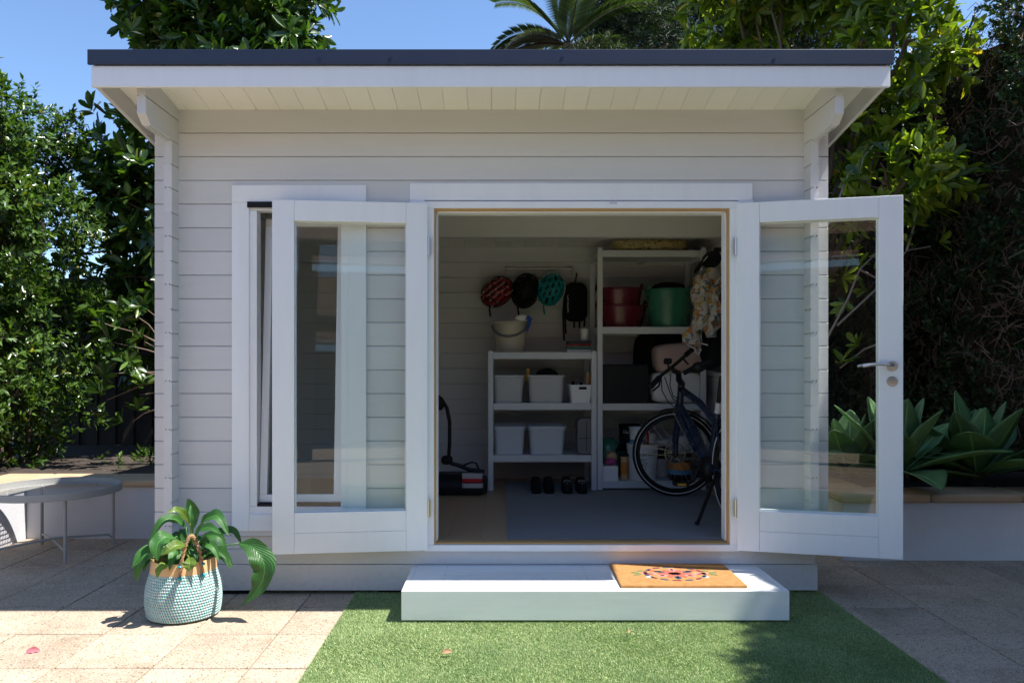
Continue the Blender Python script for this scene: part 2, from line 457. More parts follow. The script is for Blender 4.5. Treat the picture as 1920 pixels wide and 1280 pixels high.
# ------------------------------------------------------------------ ground
WY = 4.315            # front face of the shed's front wall
g = MB().box(-40, 40, -30, 60, -.30, -.045).build('ground', m_soil); tag(g, kind='structure')
bed = MB().box(-3.52, 4.4, 1.601, 7.6, -.045, -.006).build('paving', m_joint); tag(bed, kind='structure')
ter = MB().box(-3.52, 4.4, -5.5, 1.6, -.046, -.002).build('terrace', m_paver); tag(ter, kind='structure')
PS = .414
pv = MB().box(-PS/2 + .0035, PS/2 - .0035, -PS/2 + .0035, PS/2 - .0035, -.04, 0)
pme = pv.mesh('paver'); pme.materials.append(m_paver)
bmx = bmesh.new(); bmx.from_mesh(pme)
bmesh.ops.bevel(bmx, geom=[e for e in bmx.edges if all(v.co.z > -.01 for v in e.verts)], offset=.003, segments=1, affect='EDGES'); bmx.to_mesh(pme); bmx.free()
random.seed(3)
for ix in range(-4, 18):
    for iy in range(-4, 10):
        X = -2.72 + PS*(ix + .5) + .0; Y = 3.26 + PS*(iy + .5)
        if X < -3.48 or X > 4.2 or Y < 1.8: continue
        if -.84 < X < 1.7 and Y < WY: continue                      # under the turf
        if -1.8 < X < 1.75 and Y > WY + .2: continue               # under the shed
        if X > 2.35 and Y > 5.3: continue
        if X < -1.9 and Y > 5.95: continue
        xx = X if X < 0 else X - .03
        inst(pme, 'paver', (xx, Y, random.uniform(-.0015, .0015)), bed, (random.uniform(-.002, .002), random.uniform(-.002, .002), random.uniform(-.004, .004)))
# strip of cut pavers between turf and the right-hand paving
for iy in range(-4, 3):
    Y = 3.26 + PS*(iy + .5)
    MB().box(1.795, 1.838, Y - PS/2 + .003, Y + PS/2 - .003, -.04, -.001).build('edging_paver', m_paver, bed, bevel=.003, seg=1)

# ------------------------------------------------------------------ artificial turf
turf = MB().box(-.815, 1.79, .2, WY + .1, -.03, .004).build('artificial_turf', m_turfb)
tag(turf, 'short green artificial turf laid in front of the shed step', 'turf')
def turf_blades(x0, x1, y0, y1, n, seed):
    rg = np.random.default_rng(seed)
    x = rg.uniform(x0, x1, n); y = rg.uniform(y0, y1, n)
    a = rg.uniform(0, 2*np.pi, n); h = rg.uniform(.006, .014, n); w = rg.uniform(.0009, .0017, n)
    la = rg.uniform(0, 2*np.pi, n); ll = rg.uniform(.001, .008, n)
    # patches where the pile lies over to one side
    ph = np.sin(x*5.1 + 1.3)*np.sin(y*6.7 + .4) + .5*np.sin(x*13 + y*9)
    ll = ll*(1 + .5*ph); la = la*.5 + 2.0 + .6*ph
    dx, dy = np.cos(a)*w, np.sin(a)*w
    b0 = np.stack([x - dx, y - dy, np.full(n, .003)], 1); b1 = np.stack([x + dx, y + dy, np.full(n, .003)], 1)
    t = np.stack([x + np.cos(la)*ll, y + np.sin(la)*ll, h], 1)
    V = np.stack([b0, b1, t], 1).reshape(-1, 3); T = np.arange(3*n).reshape(-1, 3)
    return V, T
V1, T1 = turf_blades(-.815, 1.79, 3.0, 4.36, 420000, 5)
V2, T2 = turf_blades(-.815, 1.79, .2, 3.0, 60000, 6)
bl = bpy.data.objects.new('turf_blades', np_mesh('turf_blades', np.concatenate([V1, V2]), np.concatenate([T1, T2 + len(V1)]), m_turf))
link(bl, turf); tag(bl, kind='stuff')

# ------------------------------------------------------------------ shed
SX0, SX1 = -1.845, 1.734       # outer faces of the side walls
TH, PT = .045, .132            # board thickness, board pitch
BY = 6.745                     # inner face of the back wall
SL = .163                      # roof fall per metre towards the back
def zr(Y): return 2.70 - SL*(Y - WY)
shed = empty('garden_shed', (-.055, 5.5, 0), 'pale grey weatherboard garden shed with navy roof edge and open glazed double doors', 'shed')

def profile(h, c=.0045, t=TH):
    g, d = .0035, .010       # shadow gap under each board
    return [(-t/2 + d, 0), (t/2 - d, 0), (t/2 - d, g), (t/2 - .001, g), (t/2, g + .001), (t/2, h - c), (t/2 - c, h), (-t/2 + c, h), (-t/2, h - c), (-t/2, g + .001), (-t/2 + .001, g), (-t/2 + d, g)]
cache = {}
def xboard(x0, x1, yc, z0, h=PT, name='wall_board', mat=None, parent=None):
    key = (round(x1 - x0, 4), round(h, 4))
    if key not in cache:
        me = MB().prism(profile(h + .0004), 'x', -(x1 - x0)/2, (x1 - x0)/2).mesh('wall_board'); me.materials.append(m_wall); cache[key] = me
    return inst(cache[key], name, ((x0 + x1)/2, yc, z0), parent or shed)
FYC = WY + TH/2
ztop = 2.174
lines = [ztop - PT*k for k in range(0, 15)]           # 2.174 ... 0.326
for k in range(0, 4):                                  # full boards above the openings
    z0 = ztop + PT*k
    h = min(PT, 2.702 - z0)
    if h > .02: xboard(SX0 - .089, SX1 + .09, FYC, z0, h)
for k in range(1, 15):
    z0 = ztop - PT*k
    if z0 > .44:
        xboard(SX0 - .089, -1.412, FYC, z0); xboard(-.842, -.432, FYC, z0)
    else:
        xboard(SX0 - .089, -.432, FYC, z0)
    xboard(1.325, SX1 + .09, FYC, z0)
xboard(SX0 - .089, -.432, FYC, .2505, .0755); xboard(1.325, SX1 + .09, FYC, .2505, .0755)
xboard(SX0 - .02, SX1 + .02, FYC, .166, .0845)
MB().box(SX0 - .03, SX1 + .03, WY - .004, WY + .05, .022, .1655).build('bearer', m_wall, shed, bevel=.003)
for x in (-1.5, -.6, .3, 1.2):
    MB().box(x - .09, x + .09, WY + .015, WY + .2, -.002, .0225).build('foot_block', m_rubber, shed)
for k in range(-15, 3):                                # back wall
    z0 = ztop + PT*k
    h = min(PT, zr(BY) + .02 - z0)
    if h > .02: xboard(SX0 - .089, SX1 + .09, BY + TH/2, z0, h)
def side_board(xc, z0, y0, y1, chamfer):
    prof = [(xc + p, z0 + q) for p, q in profile(PT + .0004)]
    me = MB().prism(prof, 'y', y0, y1).mesh('side_board')
    bm = bmesh.new(); bm.from_mesh(me)
    cuts = [(Vector((0, WY, 2.698)), Vector((0, SL, 1)).normalized())]
    if chamfer: cuts.append((Vector((0, y0, z0 + .045)), Vector((0, -.045, -.06)).normalized()))
    for co, no in cuts:
        r = bmesh.ops.bisect_plane(bm, geom=bm.verts[:] + bm.edges[:] + bm.faces[:], plane_co=co, plane_no=no, clear_outer=True)
        ed = [e for e in r['geom_cut'] if isinstance(e, bmesh.types.BMEdge)]
        if ed: bmesh.ops.holes_fill(bm, edges=ed)
    if not bm.faces: bm.free(); return
    bmesh.ops.recalc_face_normals(bm, faces=bm.faces)
    bm.to_mesh(me); bm.free(); me.materials.append(m_wall)
    link(bpy.data.objects.new('side_board', me), shed)
for xc in (SX0 + TH/2, SX1 - TH/2):
    for k in range(-18, 2):
        z0 = 2.637 + PT*k
        if z0 < .1: continue
        br = z0 > 2.5
        side_board(xc, z0, 3.915 if br else WY - .091, BY + TH + .09, abs(z0 - 2.505) < .01)
    z0 = 2.637 - 18*PT
    for xs in (-.008, .008):                           # tongues showing under the bracket
        MB().box(xc + xs - .003, xc + xs + .003, 3.975, WY - .09, 2.4985, 2.506).build('tongue', m_wall, shed)

hole = MB().box(-.0028, .0028, -.0012, .0, -.0024, .0024).mesh('joint_hole'); hole.materials.append(m_rubber)
for xc in (SX0 + TH/2, SX1 - TH/2):
    for k in range(-17, -1, 2):
        for dx in (-.010, .010):
            inst(hole, 'joint_hole', (xc + dx, WY - .0912, 2.637 + PT*k + .002 + (.004 if dx else 0)), shed)
# roof
ang = -math.atan(SL)
RL = (6.97 - 3.872)/math.cos(ang)
RP = 3.936/30
rb = MB().prism([(-RP/2 + .0035, 0), (RP/2 - .0035, 0), (RP/2 - .0006, .003), (RP/2 - .0006, .014), (RP/2, .014), (RP/2, .018), (-RP/2, .018), (-RP/2, .014), (-RP/2 + .0006, .014), (-RP/2 + .0006, .003)], 'y', 0, RL).mesh('roof_board')
rb.materials.append(m_soffit)
for i in range(30):
    x = -2.0205 + RP*(i + .5)
    inst(rb, 'roof_board', (x, 3.872, zr(3.872)), shed, (ang, 0, 0))
Mr = Matrix.Translation((0, 3.862, zr(3.862) + .0195)) @ Matrix.Rotation(ang, 4, 'X')
MB().box(-2.035, 1.93, 0, RL + .02, 0, .035, Mr).build('roof_sheet', m_roof, shed)
tr_ = MB().prism([(3.835, 2.768), (3.851, 2.768), (3.851, 2.826), (3.90, 2.826), (3.90, 2.842), (3.835, 2.842)], 'x', -2.054, 1.948)
tr_.build('roof_edge_trim', m_roof, shed, bevel=.002)
for x in (-.9, .3, 1.35, -.55):
    MB().lathe([(0, -.005), (.009, -.004), (.009, 0)], (x, 3.834, 2.80 - abs(x)*.01), 8, Matrix.Rotation(R(90), 4, 'X')).build('roof_screw', m_steel, shed)
MB().box(-2.043, 1.937, 3.850, 3.872, 2.661, 2.765).build('fascia_board', m_white, shed, bevel=.003)
for (xa, xb, n) in ((-2.043, -2.021, 0), (1.915, 1.937, 1)):
    y0, y1 = 3.8725, 6.98
    MB().prism([(y0, zr(y0) - .098), (y1, zr(y1) - .098), (y1, zr(y1) + .016), (y0, zr(y0) + .016)], 'x', xa, xb).build('barge_board', m_wall, shed, bevel=.002)
    MB().prism([(y0 - .02, zr(y0) + .024), (y1, zr(y1) + .024), (y1, zr(y1) + .075), (y0 - .02, zr(y0) + .0745)], 'x', xa - (.011 if n == 0 else 0), xb + (.011 if n else 0)).build('roof_side_trim', m_roof, shed)
MB().prism([(5.92, zr(5.92) - .18), (5.965, zr(5.965) - .18), (5.965, zr(5.965) - .001), (5.92, zr(5.92) - .001)], 'x', SX0 + TH + .001, SX1 - TH - .001).build('purlin', m_wall, shed, bevel=.002)

# floor boards
fw = .187
fme = MB().box(-fw/2 + .0006, fw/2 - .0006, 0, BY - WY - .052, .27, .292).mesh('floor_board'); fme.materials.append(m_floor)
x = SX0 + TH + fw/2
while x < SX1:
    inst(fme, 'floor_board', (x, WY + .05, 0), shed); x += fw
MB().box(SX0 + .06, SX1 - .06, WY + .06, BY, .23, .2695).build('sub_floor', m_dkwood, shed)

# door frame
DX0, DX1, DZ0, DZ1 = -.425, 1.318, .248, 2.19
JW = .052
fr = MB()
fr.box(DX0, DX0 + JW, WY - .035, WY + .075, DZ0 + .0355, DZ1 - .046)
fr.box(DX1 - JW, DX1, WY - .035, WY + .075, DZ0 + .0355, DZ1 - .046)
fr.box(DX0, DX1, WY - .035, WY + .075, DZ1 - .045, DZ1 - .008)
fr.box(DX0, DX1, WY - .037, WY + .075, DZ0, DZ0 + .035)
dfr = fr.build('door_frame', m_white, shed, bevel=.002)
sl = MB()
sl.box(DX0 + JW, DX0 + JW + .010, WY - .02, WY + .03, DZ0 + .045, DZ1 - .055)
sl.box(DX1 - JW - .010, DX1 - JW, WY - .02, WY + .03, DZ0 + .045, DZ1 - .055)
sl.box(DX0 + JW, DX1 - JW, WY - .02, WY + .03, DZ1 - .055, DZ1 - .0455)
sl.box(DX0 + JW, DX1 - JW, WY - .02, WY + .03, DZ0 + .0355, DZ0 + .045)
sl.build('door_seal', m_seal, dfr)
s2 = MB()
s2.box(DX0 + JW + .0105, DX0 + JW + .017, WY + .0, WY + .075, DZ0 + .05, DZ1 - .06)
s2.box(DX1 - JW - .017, DX1 - JW - .0105, WY + .0, WY + .075, DZ0 + .05, DZ1 - .06)
s2.box(DX0 + JW, DX1 - JW, WY + .0, WY + .075, DZ1 - .066, DZ1 - .0555)
s2.build('inner_stop', m_white, dfr)
MB().box(.60, .64, WY - .037, WY - .034, DZ1 - .02, DZ1 - .014).build('strike_plate', m_steel, dfr)
MB().box(-.509, 1.396, WY - .02, WY - .0005, 2.192, 2.287).build('door_head_casing', m_white, shed, bevel=.003)
for xa in (-.509, 1.3185):
    MB().box(xa, xa + .083, WY - .02, WY - .0005, .25, 2.1915).build('door_side_casing', m_white, shed, bevel=.003)

# glazed door leaves
LW, LZ0, LZ1, LT = .832, .259, 2.167, .042
def door(sgn, hinge, rot, handle):
    d = MB(); st = .116; zt = LZ1 - .112; zb = LZ0 + .222
    def bx(u0, u1, z0, z1, y0=-LT/2, y1=LT/2):
        a, b = sorted((sgn*u0, sgn*u1)); d.box(a, b, y0, y1, z0, z1)
    bx(0, st, LZ0, LZ1); bx(LW - st, LW, LZ0, LZ1)
    bx(st + .0008, LW - st - .0008, zt, LZ1 - .0004)
    bx(st + .0008, LW - st - .0008, LZ0 + .1125, zb); bx(st + .0008, LW - st - .0008, LZ0 + .0004, LZ0 + .1115)
    bx(st, LW - st, LZ0 + .02, LZ0 + .20, -.012, .012)
    o = d.build('door', m_white, shed, bevel=.0025, seg=2, loc=(hinge[0], hinge[1], 0), world=False)
    o.matrix_parent_inverse = wm(shed).inverted(); o.rotation_euler = (0, 0, rot)
    a, b = sorted((sgn*(st - .005), sgn*(LW - st + .005)))
    MB().box(a, b, -.0035, .0035, zb - .005, zt + .005).build('pane', m_glass, o, world=False)
    bd = MB()
    for (u0, u1, z0, z1) in ((st, st + .008, zb + .008, zt - .008), (LW - st - .008, LW - st, zb + .008, zt - .008), (st, LW - st, zb, zb + .008), (st, LW - st, zt - .008, zt)):
        a, b = sorted((sgn*u0, sgn*u1)); bd.box(a, b, .004, .016, z0, z1)
    bd.build('glazing_bead', m_white, o, world=False)
    for zc in (.49, 1.93):
        h = MB(); a, b = sorted((-sgn*.018, -sgn*.001))
        h.box(a, b, -.012, -.004, zc - .045, zc + .045)
        h.tube([(-sgn*.006, -.016, zc - .05), (-sgn*.006, -.016, zc + .05)], .007, 8)
        h.build('hinge', m_steel, o, world=False, smooth=True)
    if handle:
        for side in (-1, 1):
            uc = sgn*(LW - .054); y0 = side*LT/2
            Mx = Matrix.Rotation(R(90)*(-side), 4, 'X')
            MB().lathe([(0, .011), (.024, .010), (.0265, .006), (.0265, 0)], (uc, y0, 1.272), 24, Matrix.Rotation(R(90 if side < 0 else -90), 4, 'X')).build('handle_rose', m_steel, o, world=False, smooth=True)
            hb = MB(); yy = y0 + side*.05
            hb.tube([(uc, y0, 1.274), (uc, y0 + side*.03, 1.275), (uc - sgn*.010, y0 + side*.045, 1.277), (uc - sgn*.03, yy, 1.281), (uc - sgn*.07, yy, 1.283), (uc - sgn*.11, yy, 1.279), (uc - sgn*.15, yy, 1.270)], [.009, .009, .0095, .0095, .009, .0085, .008], 10)
            hb.build('handle', m_steel, o, world=False, smooth=True)
            k = MB().lathe([(0, .010), (.010, .010), (.011, .008), (.024, .0075), (.0265, .004), (.0265, 0)], (uc, y0, 1.192), 24, Matrix.Rotation(R(90 if side < 0 else -90), 4, 'X'))
            k.build('lock_cylinder', m_steel, o, world=False, smooth=True)
    return o
door(-1, (-.408, WY - .045), R(6.3), False)
door(1, (1.3015, WY - .045), R(-14.2), True)

# window
WX0, WX1, WZ0, WZ1 = -1.405, -.848, .446, 2.182
win = MB()
yf0, yf1 = WY - .012, WY + .06
win.box(WX0, WX0 + .045, yf0, yf1, WZ0 + .046, WZ1 - .046); win.box(WX1 - .045, WX1, yf0, yf1, WZ0 + .046, WZ1 - .046)
win.box(WX0, WX1, yf0, yf1, WZ0, WZ0 + .045); win.box(WX0, WX1, yf0, yf1, WZ1 - .045, WZ1)
wo_ = win.build('window', m_white, shed, bevel=.002)
cz = MB()
for (a, b, c, d) in ((-1.497, WX0 + .004, .356, 2.277), (WX1 - .004, -.751, .356, 2.277)):
    MB().box(a, b, WY - .022, WY - .0005, c, d - .096).build('window_casing', m_white, wo_, bevel=.003)
MB().box(-1.497, -.751, WY - .022, WY - .0005, 2.1815, 2.277).build('window_casing', m_white, wo_, bevel=.003)
MB().box(WX0 + .0045, WX1 - .0045, WY - .0215, WY - .0005, .356, .45).build('window_casing', m_white, wo_, bevel=.003)
MB().box(-1.497, -.751, WY - .014, WY - .0005, .327, .3555).build('window_undersill', m_wall, wo_, bevel=.002)
MB().box(WX0 - .004, WX1 + .004, WY - .03, WY - .0225, WZ1 - .032, WZ1 + .0).build('window_flashing', m_black, wo_)
MB().box(WX0 + .046, WX1 - .046, WY - .01, WY + .05, WZ0 + .0455, WZ0 + .06).build('window_sill', m_black, wo_)
# sash hinged along the bottom and tilted into the room
sx0, sx1, sh = WX0 + .05, WX1 - .05, WZ1 - WZ0 - .125
sash = MB()
for (a, b, c, d) in ((sx0, sx0 + .042, .0425, sh - .0425), (sx1 - .042, sx1, .0425, sh - .0425), (sx0, sx1, 0, .042), (sx0, sx1, sh - .042, sh)):
    sash.box(a, b, -.02, .02, c, d)
so = sash.build('sash', m_white, wo_, bevel=.002, loc=(0, WY + .035, WZ0 + .064)); so.rotation_euler = (R(-4.2), 0, 0)
MB().box(sx0 + .038, sx1 - .038, -.004, .004, .038, sh - .038).build('pane', m_glass, so, world=False)
gk = MB()
for (a, b, c, d) in ((sx0 - .006, sx0 - .0005, 0, sh), (sx1 + .0005, sx1 + .006, 0, sh)):
    gk.box(a, b, -.004, .018, c, d)
gk.build('gasket', m_rubber, so, world=False)

# ------------------------------------------------------------------ step
step = empty('timber_step', (.465, 4.06, 0), 'white painted timber step below the open shed doorway', 'step')
sx_, sX_ = -.495, 1.425
sy, sY = 3.823, 4.306
MB().box(sx_, sX_, sy, sy + .028, .016, .1615).build('front_board', m_step, step, bevel=.003)
for xa in (sx_, sX_ - .028):
    MB().box(xa, xa + .028, sy + .0285, sY, .016, .1614).build('end_board', m_step, step, bevel=.003)
n = 4; pw = (sY - sy - .028)/n
for i in range(n):
    MB().box(sx_ + .0285, sX_ - .0285, sy + .0285 + i*pw, sy + .0285 + (i+1)*pw - .0025, .14, .1612).build('plank', m_step, step, bevel=.002)
for xx in (-.3, .45, 1.2):
    MB().box(xx - .04, xx + .04, sy + .05, sY - .03, .003, .1395).build('bearer_block', m_dkwood, step)

scw = MB().lathe([(0, .0012), (.004, .001), (.0045, 0)], (0, 0, 0), 8).mesh('screw'); scw.materials.append(m_steel)
for i in range(n):
    for xx in (-.3, .45, 1.2):
        for q in (.25, .75):
            inst(scw, 'screw', (xx, sy + .0285 + (i + q)*pw, .1612), step)
# door mat with printed flowers
mat_ = empty('door_mat', (.915, 4.085, .1625), 'orange coir door mat printed with flowers lying on the step', 'door mat')
MB().box(.60, 1.232, 3.868, 4.300, .1625, .1765).build('coir_pile', m_coir, mat_, bevel=.004)
def motif(u, v, ru, rv, a, m):
    c = (.916 + u, 4.085 + v)
    ca, sa = math.cos(R(a)), math.sin(R(a)); k = 14
    pts = []
    for j in range(k):
        t = 2*math.pi*j/k; w = abs(math.sin(t))**.75
        px, py = ru*math.cos(t), rv*math.copysign(w, math.sin(t))
        pts.append((c[0] + px*ca - py*sa, c[1] + px*sa + py*ca))
    MB().prism(pts, 'z', .1762, .1776).build('printed_motif', m, mat_)
m_pk = MT('pink_print', (.62, .22, .20), .9, .2, 60, .4, 300); m_mr = MT('maroon_print', (.16, .03, .04), .9, .2, 60, .4, 300)
m_gn = MT('green_print', (.12, .17, .06), .9, .2, 60, .4, 300); m_wp = MT('white_print', (.66, .62, .58), .9, .15, 60, .4, 300)
m_nb = MT('navy_print', (.05, .06, .09), .9, .2, 60, .4, 300); m_rd = MT('red_print', (.50, .09, .06), .9, .2, 60, .4, 300); m_gb = MT('pale_blue_print', (.40, .47, .50), .9, .2, 60, .4, 300)
for a in range(0, 360, 60):
    motif(.055*math.cos(R(a)), .05*math.sin(R(a)), .034, .018, a, m_rd)
for a in range(30, 390, 60):
    motif(.085*math.cos(R(a)), .075*math.sin(R(a)), .030, .017, a, m_nb if a % 120 == 30 else m_pk)
    motif(.085*math.cos(R(a)), .075*math.sin(R(a)) + .001, .016, .008, a, m_wp)
motif(0, 0, .034, .026, 0, m_nb); motif(0, .001, .024, .017, 0, m_wp); motif(0, .002, .010, .008, 0, m_rd)
for a in range(0, 360, 24):
    motif(.155*math.cos(R(a)), .128*math.sin(R(a)), .024, .011, a + 90, m_mr if (a//24) % 2 else m_nb)
for sg in (-1, 1):
    motif(sg*.135, .0, .045, .018, sg*15, m_pk); motif(sg*.14, -.002, .028, .009, sg*15, m_wp)
    motif(sg*.205, .02, .024, .013, sg*30, m_gn); motif(sg*.20, -.018, .022, .012, -sg*20, m_gn)
    motif(sg*.145, -.065, .020, .016, 0, m_gb); motif(sg*.11, .06, .026, .012, sg*40, m_rd); motif(sg*.175, .055, .018, .011, 0, m_gn)

# ------------------------------------------------------------------ rug
MBr = MB().box(.035, 1.60, WY + .065, 6.52, .2925, .299).build('floor_rug', m_rug, bevel=.002)
tag(MBr, 'flat grey woven rug on the shed floor', 'rug')

# ------------------------------------------------------------------ shelving
FZ = .292
def shelving(name, label, x0, x1, H, tops, z0):
    y0, y1 = 6.067, 6.617
    t = empty(name, ((x0+x1)/2, (y0+y1)/2, z0), label, 'shelving unit', None)
    pw_ = .042
    bolt = MB().lathe([(0, -.004), (.006, -.003), (.007, 0)], (0, 0, 0), 8, Matrix.Rotation(R(90), 4, 'X')).mesh('bolt')
    bolt.materials.append(m_grey)
    for (xa, ya) in ((x0, y0), (x1 - pw_, y0), (x0, y1 - pw_), (x1 - pw_, y1 - pw_)):
        prof = [(xa, z0 + .001), (xa + pw_, z0 + .001), (xa + pw_, z0 + H - .012), (xa + pw_ - .010, z0 + H), (xa + .010, z0 + H), (xa, z0 + H - .012)]
        p = MB().prism(prof, 'y', ya, ya + .032 if ya == y0 else ya + pw_).build('post', m_shelf, t, bevel=.004)
        if ya == y0:
            zz = z0 + .15
            while zz < z0 + H:
                inst(bolt, 'bolt', (xa + pw_/2, ya, zz), p); zz += .2
    for zt in tops:
        s = MB()
        s.box(x0 + pw_, x1 - pw_, y0 + .004, y0 + .022, zt - .054, zt)
        s.box(x0 + pw_, x1 - pw_, y1 - .022, y1 - .004, zt - .054, zt)
        s.box(x0 + .006, x0 + .024, y0 + .033, y1 - pw_, zt - .054, zt); s.box(x1 - .024, x1 - .006, y0 + .033, y1 - pw_, zt - .054, zt)
        s.box(x0 + .0245, x1 - .0245, y0 + .0225, y1 - .0225, zt - .022, zt - .004)
        s.box((x0+x1)/2 - .03, (x0+x1)/2 + .03, y0 + .0225, y1 - .0225, zt - .045, zt - .0225)
        s.build('shelf', m_shelf, t, bevel=.002)
    for (a, b) in ((0, 1), (1, 0)):
        za, zb = sorted(tops)[0] + .03, sorted(tops)[1] - .06
        xa, xb = (x0 + .05, x1 - .05) if a == 0 else (x1 - .05, x0 + .05)
        MB().tube([(xa, y1 - .012 - .006*a, za), (xb, y1 - .012 - .006*a, zb)], .007, 6).build('cross_brace', m_shelf, t)
    return t
shelving('shelving_unit', 'low pale grey metal shelving unit holding storage tubs', -.105, .749, 1.100, (1.380, .980, .572), FZ)
shelving('shelving_unit', 'tall pale grey metal shelving unit behind the bicycle', .754, 1.608, 1.905, (2.180, 1.578, .977, .367), .2985)

def tub(name, label, c, w, d, h, mat, lid=False, taper=.88, rim=.012, group=None, content=None):
    t = empty(name, c, label, 'storage tub', group)
    b = MB().loft([(w*taper, d*taper, .03, .001), (w*.97, d*.97, .035, h - .03), (w*.975, d*.975, .035, h - .02), (w + rim, d + rim, .04, h - .018), (w + rim, d + rim, .04, h), (w*.96, d*.96, .035, h), (w*(taper-.03), d*(taper-.03), .03, .006)], c, cap1=True)
    b.build('tub_body', mat, t, smooth=True)
    if lid:
        MB().loft([(w + rim + .01, d + rim + .01, .04, h + .0005), (w + rim + .01, d + rim + .01, .04, h + .010), (w*.93, d*.93, .04, h + .013), (w*.9, d*.9, .04, h + .008)], c, cap1=True).build('lid', mat, t, smooth=True)
    return t
yt = 6.30
def sx(x, Y=6.15): return (x - CX)*Y/F
tub('storage_tub', 'open grey plastic tub on the middle shelf nearest the wall boards', (.057, yt, .977), .245, .38, .222, m_tub)
t2 = tub('storage_tub', 'open grey plastic tub with a black cap lying in it', (.355, yt, .977), .290, .38, .222, m_tub)
tub('storage_tub', 'lidded translucent tub on the lowest shelf nearest the bike carrier', (.062, yt, .569), .250, .38, .215, m_tubl, True)
tub('storage_tub', 'lidded translucent tub beside the dark grey tool case', (.362, yt, .569), .292, .38, .215, m_tubl, True)
cp = empty('baseball_cap', (.37, 6.27, 1.16), 'black cap lying in an open grey tub', 'cap')
MB().ell((.37, 6.27, 1.17), (.105, .11, .085), 20, 10).build('crown', m_fabric, cp, smooth=True)
MB().ell((.28, 6.22, 1.18), (.05, .07, .010), 14, 6).build('brim', m_fabric, cp, smooth=True)
yb_ = MB().lathe([(0, 0), (.016, 0), (.018, .05), (.010, .07), (.010, .085), (.013, .086), (.011, .10), (0, .101)], (.215, 6.20, 1.15), 14).build('amber_bottle', m_yellow, smooth=True)
tag(yb_, 'small amber bottle top standing between the two open tubs', 'bottle')
bk = empty('white_basket', (.628, 6.20, .977), 'white plastic basket with a slot handle on the middle shelf', 'basket')
b = MB(); b.loft([(.15, .22, .02, .001), (.18, .25, .025, .135), (.188, .258, .025, .136), (.188, .258, .025, .146), (.172, .242, .025, .146), (.14, .21, .02, .006)], (.628, 6.20, .977), cap1=True); b.build('basket_body', m_basket_w, bk, smooth=True)
MB().loft([(.066, .012, .0059, -.011), (.066, .012, .0059, .011)], (.64, 6.0815, 1.098), cap1=True).build('handle_slot', m_rubber, bk)
random.seed(8)
for i, (dx, c0, mm, h) in enumerate(((-.05, 0, m_black, .17), (-.02, 0, m_grey, .19), (.015, 0, m_black, .16), (.05, 0, m_tan, .245), (.066, 0, m_orange, .22))):
    o = MB().tube([(.628 + dx, 6.20, .99), (.628 + dx + (.02 if i > 2 else .0), 6.22, .977 + h)], .012, 8).build('paint_tool', mm, smooth=True)
    tag(o, ['black tool handle in the white basket nearest its rim end', 'grey tool handle poking out of the white basket', 'short black tool handle in the middle of the white basket', 'tan wooden tool handle leaning in the white basket', 'orange tool handle in the white basket beside the shelf post'][i], 'tool')
cs = empty('tool_case', (.672, 6.16, .569), 'upright dark grey hard tool case on the lowest shelf', 'case')
Mc = Matrix.Rotation(R(90), 4, 'X')
MB().loft([(.135, .275, .035, -.06), (.150, .290, .04, -.05), (.150, .290, .04, .05), (.135, .275, .035, .06)], (.672, 6.16, .569 + .148), 6, Mc, True, True).build('case_shell', m_grey, cs, smooth=True)
MB().box(.612, .732, 6.096, 6.099, .70, .704).build('case_seam', m_black, cs); MB().box(.67, .674, 6.096, 6.0992, .60, .83).build('case_seam', m_black, cs)

# bucket with handle and spray brush on the low shelf
bu = empty('bucket', (.075, 6.33, 1.377), 'beige plastic bucket with a grey carry handle on the low shelving unit', 'bucket')
MB().lathe([(0, .001), (.105, .001), (.112, .01), (.122, .10), (.124, .105), (.138, .235), (.147, .238), (.147, .252), (.136, .252), (.118, .09), (.10, .008), (0, .007)], (.075, 6.33, 1.377), 36).build('bucket_body', m_beige, bu, smooth=True)
hp = []
for j in range(15):
    a = math.pi*j/14
    hp.append((.075 - .15*math.cos(a), 6.33 - .150*math.sin(a)*.95, 1.60 + (.05*j/14) - .115*math.sin(a)))
MB().tube(hp, .010, 8).build('bucket_handle', m_grey, bu, smooth=True)
br = empty('scrubbing_brush', (.20, 6.22, 1.60), 'white and blue scrubbing brush hooked over the bucket rim', 'brush')
MB().ell((.165, 6.20, 1.655), (.055, .03, .028), 14, 8).build('bristle_head', m_basket_w, br, smooth=True)
MB().tube([(.20, 6.19, 1.66), (.225, 6.19, 1.645), (.215, 6.18, 1.59), (.205, 6.18, 1.545)], [.024, .022, .013, .006], 8).build('brush_handle', m_blue, br, smooth=True)
cup = MB().lathe([(0, .001), (.03, .001), (.035, .10), (.033, .10), (.028, .006), (0, .006)], (.685, 6.36, 1.475), 20).build('white_cup', m_basket_w, smooth=True)
tag(cup, 'white paper cup standing on the flat boxes of the low shelving unit', 'cup')
for i, (mm, zz, hh, lab) in enumerate(((m_basket_w, 1.377, .028, 'white flat carton at the bottom of the pile on the low shelf'), (m_green_tub, 1.4055, .025, 'green flat carton in the middle of the pile on the low shelf'), (m_red, 1.431, .018, 'red flat carton under the cup in the pile'), (m_text, 1.4495, .025, 'dark flat carton on top of the pile beneath the cup'))):
    o = MB().box(.53 + .004*i, .725, 6.24, 6.46, zz, zz + hh).build('flat_carton', mm, bevel=.002); tag(o, lab, 'carton')

